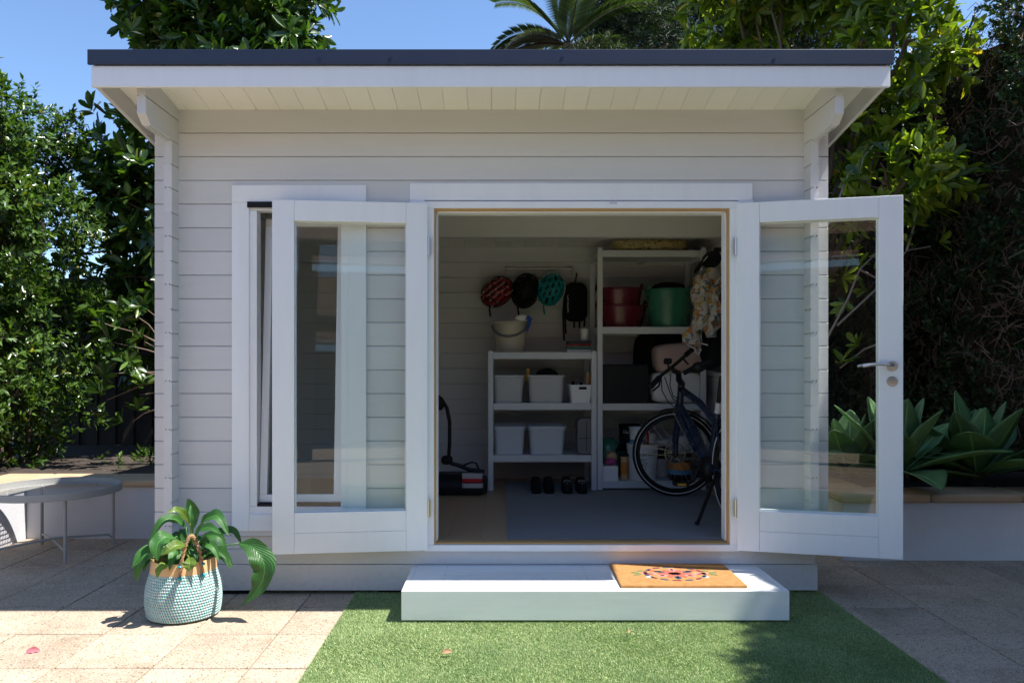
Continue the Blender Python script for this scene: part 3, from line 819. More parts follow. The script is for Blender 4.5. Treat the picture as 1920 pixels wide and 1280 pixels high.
# hook rail with helmets
rail = empty('hook_rail', (.33, 6.72, 2.11), 'slim steel hook rail on the back wall above the bucket', 'hook rail')
ry = 6.695
MB().tube([(.03, ry, 2.112), (.62, ry, 2.112)], .009, 10).build('rail_bar', m_steel, rail, smooth=True)
for xx in (.045, .600):
    MB().box(xx - .013, xx + .013, ry - .004, BY - .0005, 2.10, 2.135).build('rail_bracket', m_steel, rail, bevel=.004)
for xx in (.035, .125, .205, .290, .365, .430, .61):
    MB().tube([(xx, ry, 2.122), (xx, ry - .012, 2.112), (xx, ry - .004, 2.10), (xx, ry - .003, 2.07), (xx, ry - .012, 2.055), (xx, ry - .026, 2.06)], .003, 6).build('hook', m_steel, rail)

def helmet(label, c, tilt, shell, accent, rim, seed):
    h = empty('bicycle_helmet', c, label, 'helmet', 'helmets on the hook rail')
    M0 = Matrix.Translation(c) @ Matrix.Rotation(R(tilt), 4, 'Y') @ Matrix.Rotation(R(90), 4, 'X')
    # shell: dome towards the room, long axis along local y
    nu, nv = 40, 18; vs_ = []; fs = []; fa = []
    for i in range(nv + 1):
        th = (math.pi/2*1.03)*i/nv
        for j in range(nu):
            a = 2*math.pi*j/nu
            vs_.append(M0 @ Vector((.112*math.sin(th)*math.cos(a), .145*math.sin(th)*math.sin(a), .120*math.cos(th))))
    for i in range(nv):
        for j in range(nu):
            th = (i + .5)/nv; a = 2*math.pi*(j + .5)/nu
            u = math.sin(th*math.pi/2)*math.cos(a); v = math.sin(th*math.pi/2)*math.sin(a)
            # long vents in five lanes
            lane = (u + .95*(1 + 0)) / .38; fl = lane - math.floor(lane)
            vv = v*2.1 + .55*math.floor(lane); fv = vv - math.floor(vv)
            q = (i*nu + j, i*nu + (j+1) % nu, (i+1)*nu + (j+1) % nu, (i+1)*nu + j)
            vent = .30 < fl < .74 and .16 < fv < .84 and th < .86
            if vent: continue
            (fa if (.10 < fl < .22 and th < .9) else fs).append(q)
    for nm, ff, mm in (('helmet_shell', fs, shell), ('helmet_stripe', fa, accent)):
        o = MB().add(vs_, ff); ob = o.build(nm, mm, h, smooth=True, solid=.010)
        bm = bmesh.new(); bm.from_mesh(ob.data)
        bmesh.ops.delete(bm, geom=[v for v in bm.verts if not v.link_faces], context='VERTS'); bm.to_mesh(ob.data); bm.free()
    MB().ell((0,0,0), (.098, .130, .104), 24, 12, M0).build('liner', m_black, h, smooth=True)
    rg = [M0 @ Vector((.113*math.cos(2*math.pi*j/28), .146*math.sin(2*math.pi*j/28), -.003)) for j in range(28)]
    MB().tube(rg, .009, 6, closed=True).build('helmet_rim', rim, h, smooth=True)
    s0 = Vector(c) + Vector((-.06, -.02, -.10))
    MB().tube([s0, s0 + Vector((-.005, 0, -.05)), s0 + Vector((.004, -.004, -.11))], .008, 6).build('chin_strap', m_teal if shell is m_teal else m_black, h)
    return h
Yh = 6.58
def hc(x, y): p = PX(x, y, Yh); return (p.x, p.y, p.z)
helmet('red and silver bicycle helmet hanging on the steel hook rail', hc(932, 547), 52, m_red, m_steel, m_black, 1)
helmet('plain black bicycle helmet hanging between the red and teal helmets', hc(985, 545), 14, m_black, m_black, m_black, 2)
helmet('teal bicycle helmet with pale rim hanging beside the black backpack', hc(1033, 543), 22, m_teal, m_teal, m_linen, 3)

def text_mesh(txt, size, place):
    """place: function (x,y)->world point for glyph coordinates centred on the word"""
    cu = bpy.data.curves.new('t', 'FONT'); cu.body = txt; cu.size = size; cu.align_x = 'CENTER'; cu.align_y = 'CENTER'; cu.resolution_u = 3
    ob = bpy.data.objects.new('t', cu); COL.objects.link(ob)
    dg = bpy.context.evaluated_depsgraph_get(); me = bpy.data.meshes.new_from_object(ob.evaluated_get(dg))
    bpy.data.objects.remove(ob); me.name = 'lettering'; me.materials.clear()
    for v in me.vertices: v.co = place(v.co.x, v.co.y)
    return me
def lettering(txt, size, place, mat, parent, name='lettering'):
    me = text_mesh(txt, size, place); me.materials.append(mat)
    return link(bpy.data.objects.new(name, me), parent)

bp = empty('backpack', hc(1080, 600), 'small black hydration backpack hanging from the end of the hook rail', 'backpack')
c = hc(1080, 566); Mb = Matrix.Rotation(R(90), 4, 'X')
MB().loft([(.17, .30, .06, -.06), (.195, .33, .07, -.03), (.195, .335, .07, .02), (.17, .31, .07, .055), (.12, .25, .05, .07)], (c[0], c[1] + .03, c[2]), 6, Mb, True, True).build('bag_body', m_fabric, bp, smooth=True)
MB().tube([(c[0] + q, c[1] - .025, c[2] - .115 + .006*math.cos(q*30)) for q in (-.03, -.01, .01, .03)], .004, 6).build('reflective_tab', m_linen, bp)
lettering('CAMELBAK', .030, lambda x, y: Vector((c[0] - .068 + y, c[1] - .036, c[2] - .02 - x)), m_wtext, bp)
MB().tube([(c[0] + .015, 6.68, 2.07), (c[0], c[1] + .03, c[2] + .18), (c[0] - .02, c[1] + .02, c[2] + .16)], .006, 6).build('haul_loop', m_fabric, bp)
for sx__, zz in ((-.10, -.33), (-.085, -.27), (.03, -.22), (-.015, -.22), (.07, -.21)):
    MB().tube([(c[0] + sx__*.9, c[1] + .03, c[2] + (.12 if sx__ < -.05 else -.14)), (c[0] + sx__*1.1, c[1] + .01, c[2] - .1), (c[0] + sx__, c[1] + .01, c[2] + zz)], .008, 6).build('strap', m_fabric, bp)

# tall unit contents
st_ = empty('straw_bale', (1.18, 6.34, 2.176), 'bagged bale of golden straw on top of the tall shelving unit', 'straw bale')
MB().ell((1.19, 6.30, 2.176 + .056), (.31, .20, .055), 28, 12, None, .45).build('straw', m_straw, st_, smooth=True)
MB().ell((.89, 6.34, 2.21), (.05, .10, .03), 12, 8).build('bag_end', m_tubl, st_, smooth=True)
def trug(label, c, r0, r1, h, mat, ribs=True, group=None):
    t = empty('rubber_trug', c, label, 'trug', group)
    prof = [(0, .001), (r0*.9, .001), (r0, .012)]
    k = 16
    for i in range(k):
        a = i/k; r = r0 + (r1 - r0)*a
        prof += [(r, .012 + (h - .03)*a), (r + (.002 if ribs else 0), .012 + (h - .03)*(a + .5/k))]
    prof += [(r1, h - .015), (r1 + .006, h - .012), (r1 + .006, h), (r1 - .004, h), (r0*.95, .012), (0, .010)]
    MB().lathe(prof, c, 44).build('trug_body', mat, t, smooth=True)
    for sg in (-1, 1):
        pts = [(c[0] + sg*(r1 - .002), c[1] + .06*math.cos(math.pi*j/8), c[2] + h - .005 + .045*math.sin(math.pi*j/8)) for j in range(9)]
        MB().tube(pts, .008, 8).build('trug_handle', mat, t, smooth=True)
    return t
trug('lower burgundy rubber trug on the tall shelving unit', (.98, 6.33, 1.574), .165, .200, .185, m_red_tub)
trug('upper burgundy rubber trug stacked inside the lower one', (.965, 6.33, 1.665), .150, .185, .235, m_red_tub)
trug('green rubber trug next to the burgundy trugs', (1.365, 6.30, 1.574), .155, .185, .315, m_green_tub)
cl = MB().ell((1.36, 6.30, 1.895), (.135, .13, .055), 20, 10, None, .8).build('black_cloth', m_fabric, smooth=True)
tag(cl, 'bundle of black cloth stuffed into the green trug', 'cloth')
o = MB().box(.80, 1.165, 6.09, 6.45, .9735, 1.285).build('black_box', m_black, bevel=.012); tag(o, 'matt black storage box on the tall shelving unit beside the cushions', 'box')
def pillow(name, label, cat, c, r, mat, rot=0.):
    o = MB().ell((0,0,0), r, 36, 18, Matrix.Rotation(rot, 4, 'Y'), .42).build(name, mat, smooth=True, loc=c); return tag(o, label, cat)
pillow('white_cushion', 'off white cushion at the bottom of the pile behind the handlebars', 'cushion', (1.40, 6.24, 1.100), (.210, .15, .124), m_linen)
pillow('pink_cushion', 'dusty pink cushion lying on the white cushion', 'cushion', (1.415, 6.25, 1.338), (.190, .14, .118), m_pink, R(-4))
pillow('black_sleeping_bag', 'black stuffed bag squeezed behind the pink cushion', 'bag', (1.33, 6.47, 1.27), (.22, .10, .285), m_fabric)

# bottom shelf: paint and gardening things
bz = .3632
gb = empty('garden_bag', (.875, 6.36, bz), 'green garden bag with a pink bundle on the lowest shelf', 'bag')
MB().ell((.88, 6.36, bz + .16), (.10, .09, .165), 18, 10, None, .8).build('bag_body', m_green_tub, gb, smooth=True)
MB().ell((.89, 6.26, bz + .17), (.05, .04, .05), 14, 8).build('tan_patch', m_tan, gb, smooth=True)
o = MB().box(.79, .922, 6.10, 6.23, bz, bz + .118).build('white_carton', m_basket_w, bevel=.004); tag(o, 'small white carton on the lowest shelf in front of the garden bag', 'carton')
o = MB().ell((.87, 6.17, bz + .145), (.05, .04, .028), 14, 8).build('pink_gloves', MT('magenta_fabric', (.45, .08, .25), .9, .2, 30, .5, 100), smooth=True); tag(o, 'bundled magenta gloves lying on the white carton', 'gloves')
sp_ = empty('watering_can', (1.0, 6.42, bz), 'dark green watering can behind the paint tins', 'watering can')
MB().lathe([(0, .001), (.075, .001), (.075, .19), (.06, .21), (0, .212)], (1.0, 6.42, bz), 20).build('can_body', MT('dark_green_plastic', (.012, .07, .05), .4, .1, 9, .05, 60), sp_, smooth=True)
MB().tube([(.95, 6.38, bz + .06), (.93, 6.30, bz + .2), (.975, 6.24, bz + .30)], [.02, .013, .012], 8).build('spout', m_black, sp_, smooth=True)
MB().lathe([(.012, 0), (.03, .03), (0, .035)], (.975, 6.24, bz + .295), 14).build('spout_rose', m_black, sp_, smooth=True)
def paint_tin(label, c, r, h, body, bandmat=None, z0=.25, z1=.8, lidmat=None, words=(), taper=.95, bail=False, nm='paint_tin'):
    t = empty(nm, c, label, 'paint tin')
    MB().lathe([(0, .001), (r*taper, .001), (r*taper + .002, .006), (r, h*.86), (r + .004, h*.862), (r + .004, h*.885), (r, h*.89), (r, h*.93), (r + .006, h*.935), (r + .006, h), (r*.93, h), (r*.92, h - .008), (0, h - .008)], c, 32).build('tin_body', body, t, smooth=True)
    if bandmat:
        def rr(z): return r*(taper + (1 - taper)*z/.86) + .0022
        MB().lathe([(rr(z0), h*z0), (rr((z0+z1)/2), h*(z0+z1)/2), (rr(z1), h*z1)], c, 32).build('label_band', bandmat, t, smooth=True)
    if lidmat:
        MB().lathe([(r + .0075, h*.93), (r + .0075, h + .003), (r*.9, h + .004), (0, h + .003)], c, 32).build('lid', lidmat, t, smooth=True)
    for (w, size, zz, a0, mm) in words:
        def place(x, y, zz=zz, a0=a0):
            a = a0 + x/(r + .004); k = r*(taper + (1 - taper)*zz) + .0055
            return Vector((c[0] + k*math.sin(a), c[1] - k*math.cos(a), c[2] + h*zz + y))
        lettering(w, size, place, mm, t)
    return t
paint_tin('large white bucket of wall paint with dark lettering', (1.135, 6.225, bz), .122, .285, m_basket_w, None, words=(('TAUBMANS', .036, .73, .05, m_text), ('EASY', .040, .56, -.30, m_grey), ('COAT', .042, .44, -.30, m_text), ('WALLS', .030, .33, -.30, m_text)), taper=.90, bail=True, nm='paint_bucket')
for k in range(9):                                        # leafy print on the bucket
    pass
paint_tin('black paint tin with a brown and blue label in front of the others', (1.425, 6.185, bz), .088, .215, m_black, m_orange, .40, .70, m_black, words=(('DECKING', .026, .80, .0, m_wtext),))
paint_tin('small white tin with a red stripe on top of the paint bucket', (1.09, 6.22, bz + .289), .058, .130, m_basket_w, m_skyb, .05, .25)
o = MB().box(1.145, 1.165, 6.10, 6.11, bz + .290, bz + .405).build('red_ruler', m_red); tag(o, 'upright red strip leaning against the small tins on the paint bucket', 'strip')
paint_tin('small pale tin beside the red strip on the paint bucket', (1.20, 6.24, bz + .289), .042, .075, m_linen)
paint_tin('dark spray tin standing behind the bicycle fork', (1.30, 6.40, bz), .085, .30, m_linen, m_black, .5, .85, m_basket_w)
paint_tin('stack tin with white lid standing at the back of the lowest shelf', (1.50, 6.44, bz), .085, .33, m_basket_w, m_grey, .15, .6, m_basket_w)
paint_tin('tall black tin with white lettering behind the paint bucket', (1.075, 6.49, bz), .085, .42, m_black, None, words=(('Dulux', .040, .86, -.25, m_wtext),))
paint_tin('narrow brown bottle tin between watering can and paint bucket', (1.03, 6.20, bz) if False else (.985, 6.20, bz), .03, .20, m_tan, m_orange, .2, .7, m_black)
MB().lathe([(.0895, .05), (.0895, .085)], (1.425, 6.185, bz), 32).build('label_blue', m_skyb, [o_ for o_ in bpy.data.objects if o_.get('label', '').startswith('black paint tin')][0], smooth=True)

# shoes
def shoe(label, x, y, mat, sole, band=None):
    t = empty('shoe', (x, y, .2995), label, 'shoe', None)
    lv = [(.07, .24, .034, 0), (.078, .255, .038, .012), (.078, .255, .038, .022)]
    MB().loft(lv, (x, y, .2995), 6, None, True, True).build('sole', sole, t, smooth=True)
    up = [(.074, .245, .036, .0225), (.074, .24, .036, .045), (.068, .20, .033, .07, 0, .02), (.058, .14, .028, .092, 0, .05), (.05, .11, .024, .10, 0, .06), (.038, .09, .018, .085, 0, .06)]
    MB().loft(up, (x, y, .2995), 6, None, False, True).build('shoe_upper', mat, t, smooth=True)
    MB().tube([(x - .025, y - .06, .365), (x, y - .07, .372), (x + .025, y - .06, .365), (x + .02, y - .03, .385), (x - .02, y - .03, .385)], .004, 6, closed=True).build('lace', m_fabric if band is None else band, t)
    return t
ys = 5.98
for (px, lab, bd) in ((1005, 'black lace-up shoe under the low shelves with its lace trailing', None), (1029, 'black lace-up shoe second of the pair with the trailing lace', None), (1063, 'black shoe with a pale strap under the low shelves', m_linen), (1090, 'black shoe with a pale strap beside the shelf post', m_linen)):
    shoe(lab, (px - CX)*ys/F, ys + .02, m_fabric if bd is None else m_black, m_rubber, bd)

# folded bike carrier
bc = empty('bike_carrier', (-.33, 5.95, FZ), 'folded black bike carrier with a red tail light on the wooden floor', 'bike carrier')
MB().loft([(.50, .30, .03, .004), (.54, .34, .05, .04), (.52, .32, .06, .10), (.44, .26, .06, .135), (.34, .2, .05, .15)], (-.40, 6.0, FZ), 6, None, True, True).build('base_tray', m_black, bc, smooth=True)
p0 = PX(866, 886, 5.86); p1 = PX(906, 913, 5.86)
MB().loft([(abs(p1.x - p0.x), .05, .02, p1.z), (abs(p1.x - p0.x), .05, .02, p1.z + .034)], ((p0.x + p1.x)/2, 5.85, 0), 5, None, True, True).build('tail_light', m_clear, bc, smooth=True)
zc_ = (p0.z + p1.z)/2
MB().box(p0.x + .004, p1.x - .006, 5.8225, 5.874, zc_ - .013, zc_ + .015).build('red_lens', m_lred, bc, bevel=.004)
MB().box(p0.x + .002, p1.x - .004, 5.824, 5.873, zc_ + .0155, p0.z).build('clear_lens', m_clear, bc, bevel=.004)
MB().tube([PX(820, 742, 5.95), PX(828, 748, 5.95), PX(838, 765, 5.95), PX(843, 790, 5.95), PX(843, 830, 5.95), PX(841, 862, 5.95)], .014, 10).build('hoop', m_black, bc, smooth=True)
MB().ell(PX(825, 756, 5.93), (.035, .04, .055), 14, 8).build('clamp', m_black, bc, smooth=True)
MB().ell(PX(838, 862, 5.93), (.045, .05, .035), 14, 8, None, .7).build('hinge_block', m_black, bc, smooth=True)
MB().tube([PX(817, 866, 5.80), PX(846, 876, 5.80)], .004, 6).build('chrome_edge', m_steel, bc)
MB().tube([PX(868, 872, 5.9), PX(885, 866, 5.9), PX(893, 868, 5.9), PX(899, 882, 5.9), PX(900, 890, 5.9)], .007, 8).build('strap', m_rubber, bc, smooth=True)
MB().tube([PX(845, 868, 5.9), PX(860, 872, 5.9), PX(880, 880, 5.9), PX(908, 884, 5.9)], .016, 8).build('arm', m_black, bc, smooth=True)
MB().loft([(.07, .16, .02, 0), (.07, .16, .02, .11)], (-.145, 5.93, FZ + .02), 5, None, True, True).build('end_housing', m_black, bc, smooth=True)

# ------------------------------------------------------------------ bicycle
bike = empty('bicycle', (1.38, 5.1, .2995), 'dark blue electric bicycle parked inside the shed doorway', 'bicycle')
G = .2995
hd = Vector((-.15, .989, 0)).normalized()                # heading of the frame
FA = Vector((1.300, 5.78, G + .318))                     # front axle
RA = FA - hd*1.00; RA.z = G + .318
def along(t, z, side=0.): p = FA - hd*t; sd = Vector((hd.y, -hd.x, 0)); return Vector((p.x, p.y, G + z)) + sd*side
def wheel(axle, fdir, rad, nm):
    fdir = fdir.normalized(); up = Vector((0,0,1)); ax = fdir.cross(up)
    ring = lambda r, n=48: [axle + fdir*(r*math.cos(2*math.pi*j/n)) + up*(r*math.sin(2*math.pi*j/n)) for j in range(n)]
    w = MB().tube(ring(rad - .020), .020, 10, closed=True).build(nm, m_rubber, bike, smooth=True)
    rf = MB()
    for sg in (-1, 1):
        rf.tube([p + ax*(.0185*sg) for p in ring(rad - .022)], .0035, 6, closed=True)
    rf.build('reflective_line', m_linen, w, smooth=True)
    MB().tube(ring(rad - .047), .011, 8, closed=True).build('rim', m_black, w, smooth=True)
    spk = MB()
    for j in range(28):
        a = 2*math.pi*j/28; b2 = a + (.5 if j % 2 else -.5); sg = 1 if (j//2) % 2 else -1
        spk.tube([axle + ax*(.025*sg) + (fdir*math.cos(b2) + up*math.sin(b2))*.03, axle + (fdir*math.cos(a) + up*math.sin(a))*(rad - .05)], .0012, 4)
    spk.build('spokes', m_steel, w)
    MB().tube([axle - ax*.05, axle + ax*.05], .022, 14).build('hub', m_black, w, smooth=True)
    dsc = MB(); rr_ = [axle - ax*.035*(-1) + (fdir*math.cos(2*math.pi*j/28) + up*math.sin(2*math.pi*j/28))*.075 for j in range(28)]
    dsc.tube(rr_, .006, 5, closed=True)
    for j in range(6):
        a = math.pi*j/3; dsc.tube([axle + ax*.035, axle + ax*.035 + (fdir*math.cos(a) + up*math.sin(a))*.075], .004, 4)
    dsc.build('brake_disc', m_steel, w)
    return w, ax
fd = Vector((-.995, .16, 0))                             # front wheel is steered hard to the left
fw_, fax = wheel(FA, fd, .318, 'wheel'); rw_, rax = wheel(RA, hd, .318, 'wheel')
# mudguards
def guard(axle, fdir, rad, a0, a1, nm='mudguard'):
    fdir = fdir.normalized(); up = Vector((0,0,1)); ax = fdir.cross(up); vs_ = []; fs = []
    n = 26
    for i in range(n + 1):
        a = R(a0 + (a1 - a0)*i/n)
        for k, (o_, dr) in enumerate(((-.028, -.008), (-.016, .002), (0, .005), (.016, .002), (.028, -.008))):
            vs_.append(axle + (fdir*math.cos(a) + up*math.sin(a))*(rad + .018 + dr) + ax*o_)
    for i in range(n):
        for k in range(4): fs.append((i*5 + k, i*5 + k + 1, i*5 + k + 6, i*5 + k + 5))
    MB().add(vs_, fs).build(nm, m_black, bike, smooth=True, solid=.002)
guard(FA, fd, .318, 70, 150); guard(RA, hd, .318, 40, 200)
ht0 = along(.075, .66); ht1 = along(.125, .83)           # head tube
fk = MB()
for sg in (-1, 1):
    fk.tube([FA + fax*(.055*sg), FA + fax*(.055*sg) + Vector((0, 0, .10)) , ht0 + fax*(.05*sg) + Vector((0, 0, -.03))], [.017, .021, .021], 10)
fk.tube([ht0 + fax*-.055 + Vector((0,0,-.03)), ht0 + fax*.055 + Vector((0,0,-.03))], .022, 10)
fk.build('fork', m_bike, bike, smooth=True)
MB().tube([ht0 + Vector((0,0,-.03)), ht1 + Vector((0,0,.02))], .026, 12).build('head_tube', m_bike, bike, smooth=True)
bb = along(.62, .285); stt = along(.74, .66); stop = along(.80, .905)
MB().tube([ht0 + Vector((0,0,.02)), along(.35, .50), bb], [.032, .040, .042], 12).build('down_tube', m_bike, bike, smooth=True)
MB().tube([ht1 + Vector((0,0,-.03)), along(.45, .72), stt + Vector((0,0,-.06))], [.026, .024, .022], 12).build('top_tube', m_bike, bike, smooth=True)
MB().tube([bb, stt], .024, 12).build('seat_tube', m_bike, bike, smooth=True)
for sg in (-1, 1):
    MB().tube([bb + Vector((sg*.03, 0, 0)), RA + rax*(.06*sg)], .012, 8).build('chain_stay', m_bike, bike, smooth=True)
    MB().tube([stt + Vector((sg*.02, 0, -.03)), RA + rax*(.06*sg)], .010, 8).build('seat_stay', m_bike, bike, smooth=True)
MB().tube([stt, stop], .015, 10).build('seat_post', m_black, bike, smooth=True)
MB().tube([stt + Vector((0,0,.005)), stt + (stop - stt)*.30], .0195, 12).build('post_sleeve', m_linen, bike, smooth=True)
so_ = stop
Ms = Matrix.Rotation(math.atan2(hd.x, -hd.y)*-1, 4, 'Z')
sd_ = MB(); vs_ = []
for i, (t, w, h) in enumerate(((-.13, .02, .0), (-.10, .03, .012), (0, .042, .015), (.06, .075, .022), (.12, .085, .026), (.15, .06, .02))):
    for (a, zz) in ((-1, 0), (-.9, .7), (-.45, 1), (0, .9), (.45, 1), (.9, .7), (1, 0), (.5, -.9), (-.5, -.9)):
        q = so_ - hd*t; s_ = Vector((hd.y, -hd.x, 0)); vs_.append(q + s_*(a*w) + Vector((0, 0, .04 + zz*h*1.1)))
fs = [[9*i + k, 9*i + (k+1) % 9, 9*(i+1) + (k+1) % 9, 9*(i+1) + k] for i in range(5) for k in range(9)] + [list(range(9)), [45 + k for k in range(9)][::-1]]
MB().add(vs_, fs).build('saddle', m_black, bike, smooth=True, sub=1)
pr = PX(1340, 744, 5.0)
MB().ell(along(.86, .80), (.024, .024, .026), 16, 10).build('rear_light', m_lred, bike, smooth=True)
# chain case, crank, pedals, battery, kickstand
MB().ell(bb + Vector((0, 0, .0)), (.075, .10, .085), 18, 10, None, .8).build('motor', m_black, bike, smooth=True)
dn = (bb - ht0).normalized()
MB().tube([ht0 + dn*.12 + Vector((-.034, -.02, .01)), ht0 + dn*.46 + Vector((-.036, -.02, .01))], .028, 10).build('battery', m_bike, bike, smooth=True)
chain = MB()
for k in range(16):
    q = ht0 + dn*(.03 + .028*k) + Vector((-.062, -.055, -.012))
    chain.ell(q, (.006, .006, .009), 6, 4)
chain.build('lock_chain', m_steel, bike, smooth=True)
MB().tube([bb + Vector((-.085, -.02, 0)), bb + Vector((-.115, -.03, -.07)), bb + Vector((-.14, .02, -.10))], .011, 8).build('crank', m_black, bike, smooth=True)
pd = bb + Vector((-.19, .02, -.10))
MB().loft([(.10, .09, .015, -.012), (.10, .09, .015, .012)], pd, 5, None, True, True).build('pedal', m_black, bike)
MB().box(pd.x - .03, pd.x + .025, pd.y - .049, pd.y - .044, pd.z - .007, pd.z + .007).build('pedal_reflector', m_yellow, bike)
kf = PX(1308, 981, 1450*(CZ - G - .012)/(981 - CY))
MB().tube([along(.80, .28, -.03), kf + Vector((0, 0, .004)), kf + Vector((-.012, -.01, .004))], .011, 8).build('kickstand', m_black, bike, smooth=True)
# handlebar
st0 = ht1 + Vector((0, 0, .02)); sth = PX(1272, 699, 5.42)
MB().tube([st0, PX(1273, 712, 5.46), sth, PX(1262, 694, 5.42)], [.022, .022, .020, .018], 10).build('stem', m_black, bike, smooth=True)
hl = PX(1221, 724, 5.20); hr = PX(1304, 650, 5.72)
hm0 = PX(1247, 698, 5.36); hm1 = PX(1266, 683, 5.48)
MB().tube([hl, PX(1232, 710, 5.27), hm0, hm1, PX(1282, 669, 5.60), hr], .012, 10).build('handlebar', m_black, bike, smooth=True)
MB().tube([hl, hl + (PX(1235, 708, 5.28) - hl)], .019, 10).build('grip', m_rubber, bike, smooth=True)
MB().tube([PX(1286, 665, 5.62), hr], .019, 10).build('grip', m_rubber, bike, smooth=True)
for (a, b2) in (((1240, 706, 5.30), (1224, 733, 5.26)), ((1281, 672, 5.58), (1290, 682, 5.52))):
    MB().tube([PX(*a), PX((a[0] + b2[0])/2 + 3, (a[1] + b2[1])/2 + 4, a[2] - .02), PX(*b2)], .007, 6).build('brake_lever', m_black, bike, smooth=True)
MB().loft([(.055, .035, .008, -.012), (.055, .035, .008, .012)], PX(1252, 677, 5.40), 5, Matrix.Rotation(R(65), 4, 'X'), True, True).build('display', m_black, bike)
MB().tube([PX(1252, 681, 5.40), PX(1254, 692, 5.40)], .006, 6).build('display_mount', m_black, bike)
MB().ell(PX(1259, 690, 5.40), (.022, .022, .018), 12, 8).build('bell', m_black, bike, smooth=True)
for i, pts in enumerate((((1240, 708, 5.3), (1241, 732, 5.3), (1252, 752, 5.36), (1268, 766, 5.45)), ((1246, 706, 5.33), (1256, 735, 5.35), (1262, 748, 5.4), (1270, 752, 5.46)), ((1258, 700, 5.36), (1256, 722, 5.3), (1262, 742, 5.4), (1272, 748, 5.48)))):
    MB().tube([PX(*q) for q in pts], .0035, 6).build('cable', m_rubber, bike, smooth=True)
MB().tube([PX(1283, 699, 5.15), PX(1300, 690, 5.1), PX(1318, 682, 5.05), PX(1338, 675, 5.0)], [.016, .018, .02, .018], 8).build('rack_bag_strap', m_fabric, bike, smooth=True)
MB().ell(PX(1310, 688, 5.08), (.045, .05, .035), 12, 8).build('rolled_light', m_black, bike, smooth=True)

# ------------------------------------------------------------------ hanging clothes on the right wall
def garment(name, label, cat, px, Y, mat, thick=.05, ny=0.):
    bm = bmesh.new(); vs_ = []
    for (x, y) in px: vs_.append(bm.verts.new(PX(x, y, Y)))
    f = bm.faces.new(vs_)
    bmesh.ops.triangulate(bm, faces=[f]); bmesh.ops.subdivide_edges(bm, edges=bm.edges[:], cuts=3, use_grid_fill=True)
    bmesh.ops.triangulate(bm, faces=bm.faces[:])
    cx_ = sum(v.co.x for v in bm.verts)/len(bm.verts)
    for v in bm.verts:
        v.co.y += .022*math.sin(v.co.x*70 + 2*v.co.z) + .012*math.sin(v.co.z*23 + v.co.x*30) + (v.co.x - cx_)*ny
        v.co.x += .006*math.sin(v.co.z*31)
    bmesh.ops.recalc_face_normals(bm, faces=bm.faces)
    me = bpy.data.meshes.new(name); bm.to_mesh(me); bm.free(); me.materials.append(mat)
    o = bpy.data.objects.new(name, me); finish(o, True, 0, 2, thick); COL.objects.link(o)
    return tag(o, label, cat)
z6 = lambda x, y: (1200 + x/4.571, 440 + y/4.571)
fl = garment('floral_wetsuit', 'floral print short wetsuit hanging inside the doorway', 'wetsuit',
    [z6(*q) for q in ((615, 262), (575, 275), (535, 305), (500, 350), (486, 400), (490, 480), (500, 560), (498, 620), (470, 720), (425, 800), (372, 905), (420, 945), (470, 975), (500, 930), (515, 860), (575, 740), (585, 820), (592, 880), (640, 880), (640, 780), (632, 640), (640, 480), (640, 380), (630, 300))], 5.62, m_floral, .05)
pts = [z6(*q) for q in ((372, 905), (420, 950), (470, 975), (478, 1010), (500, 1025), (520, 990), (505, 925), (580, 945))]
MB().tube([PX(x, y, 5.60) for x, y in pts], .006, 6).build('piping', m_linen, fl, smooth=True)
garment('black_wetsuit', 'long black wetsuit hanging behind the floral one', 'wetsuit', [z6(*q) for q in ((615, 300), (700, 330), (712, 600), (712, 900), (700, 1150), (650, 1180), (580, 1150), (570, 950), (600, 860), (640, 800), (635, 500))], 5.72, m_fabric, .06)
bcap = empty('peaked_cap', PX(1330, 480, 5.60), 'black peaked cap hanging above the floral wetsuit', 'cap')
MB().ell(PX(1334, 487, 5.58), (.075, .07, .06), 18, 10, Matrix.Rotation(R(-30), 4, 'Y')).build('cap_crown', m_fabric, bcap, smooth=True)
MB().ell(PX(1312, 498, 5.56), (.07, .06, .014), 16, 8, Matrix.Rotation(R(-55), 4, 'Y')).build('cap_peak', m_fabric, bcap, smooth=True)
MB().tube([PX(1319, 490, 5.50), PX(1327, 480, 5.50)], .003, 6).build('cap_badge', m_linen, bcap)
garment('pale_towel', 'pale towel hanging against the side wall behind the cap', 'towel', [z6(*q) for q in ((690, 200), (712, 190), (714, 300), (700, 355), (672, 360), (655, 300))], 5.66, m_linen, .02)
MB().box(1.55, SX1 - TH - .0005, 5.60, 5.64, 2.10, 2.13).build('coat_hook', m_black, shed)

# ------------------------------------------------------------------ planters
def capstones(parent, x0, x1, y0, y1, z0, z1, n, axis):
    for i in range(n):
        if axis == 'x':
            a = x0 + (x1 - x0)*i/n; b2 = x0 + (x1 - x0)*(i+1)/n
            MB().box(a + .002, b2 - .002, y0, y1, z0, z1).build('capstone', m_cap, parent, bevel=.018, seg=3)
        else:
            a = y0 + (y1 - y0)*i/n; b2 = y0 + (y1 - y0)*(i+1)/n
            MB().box(x0, x1, a + .002, b2 - .002, z0, z1).build('capstone', m_cap, parent, bevel=.018, seg=3)
pl = empty('garden_bed', (-2.8, 5.8, 0), 'pale rendered raised bed with sandstone caps behind the round table', 'raised bed')
MB().box(-3.5, -1.96, 5.70, 5.88, -.01, .383).build('bed_wall', m_render, pl, bevel=.004)
MB().box(-3.68, -3.5005, 1.6, 5.88, -.01, .3832).build('bed_wall', m_render, pl, bevel=.004)
capstones(pl, -3.47, -1.96, 5.665, 6.03, .384, .436, 3, 'x')
capstones(pl, -3.84, -3.472, 1.6, 6.03, .3842, .4362, 8, 'y')
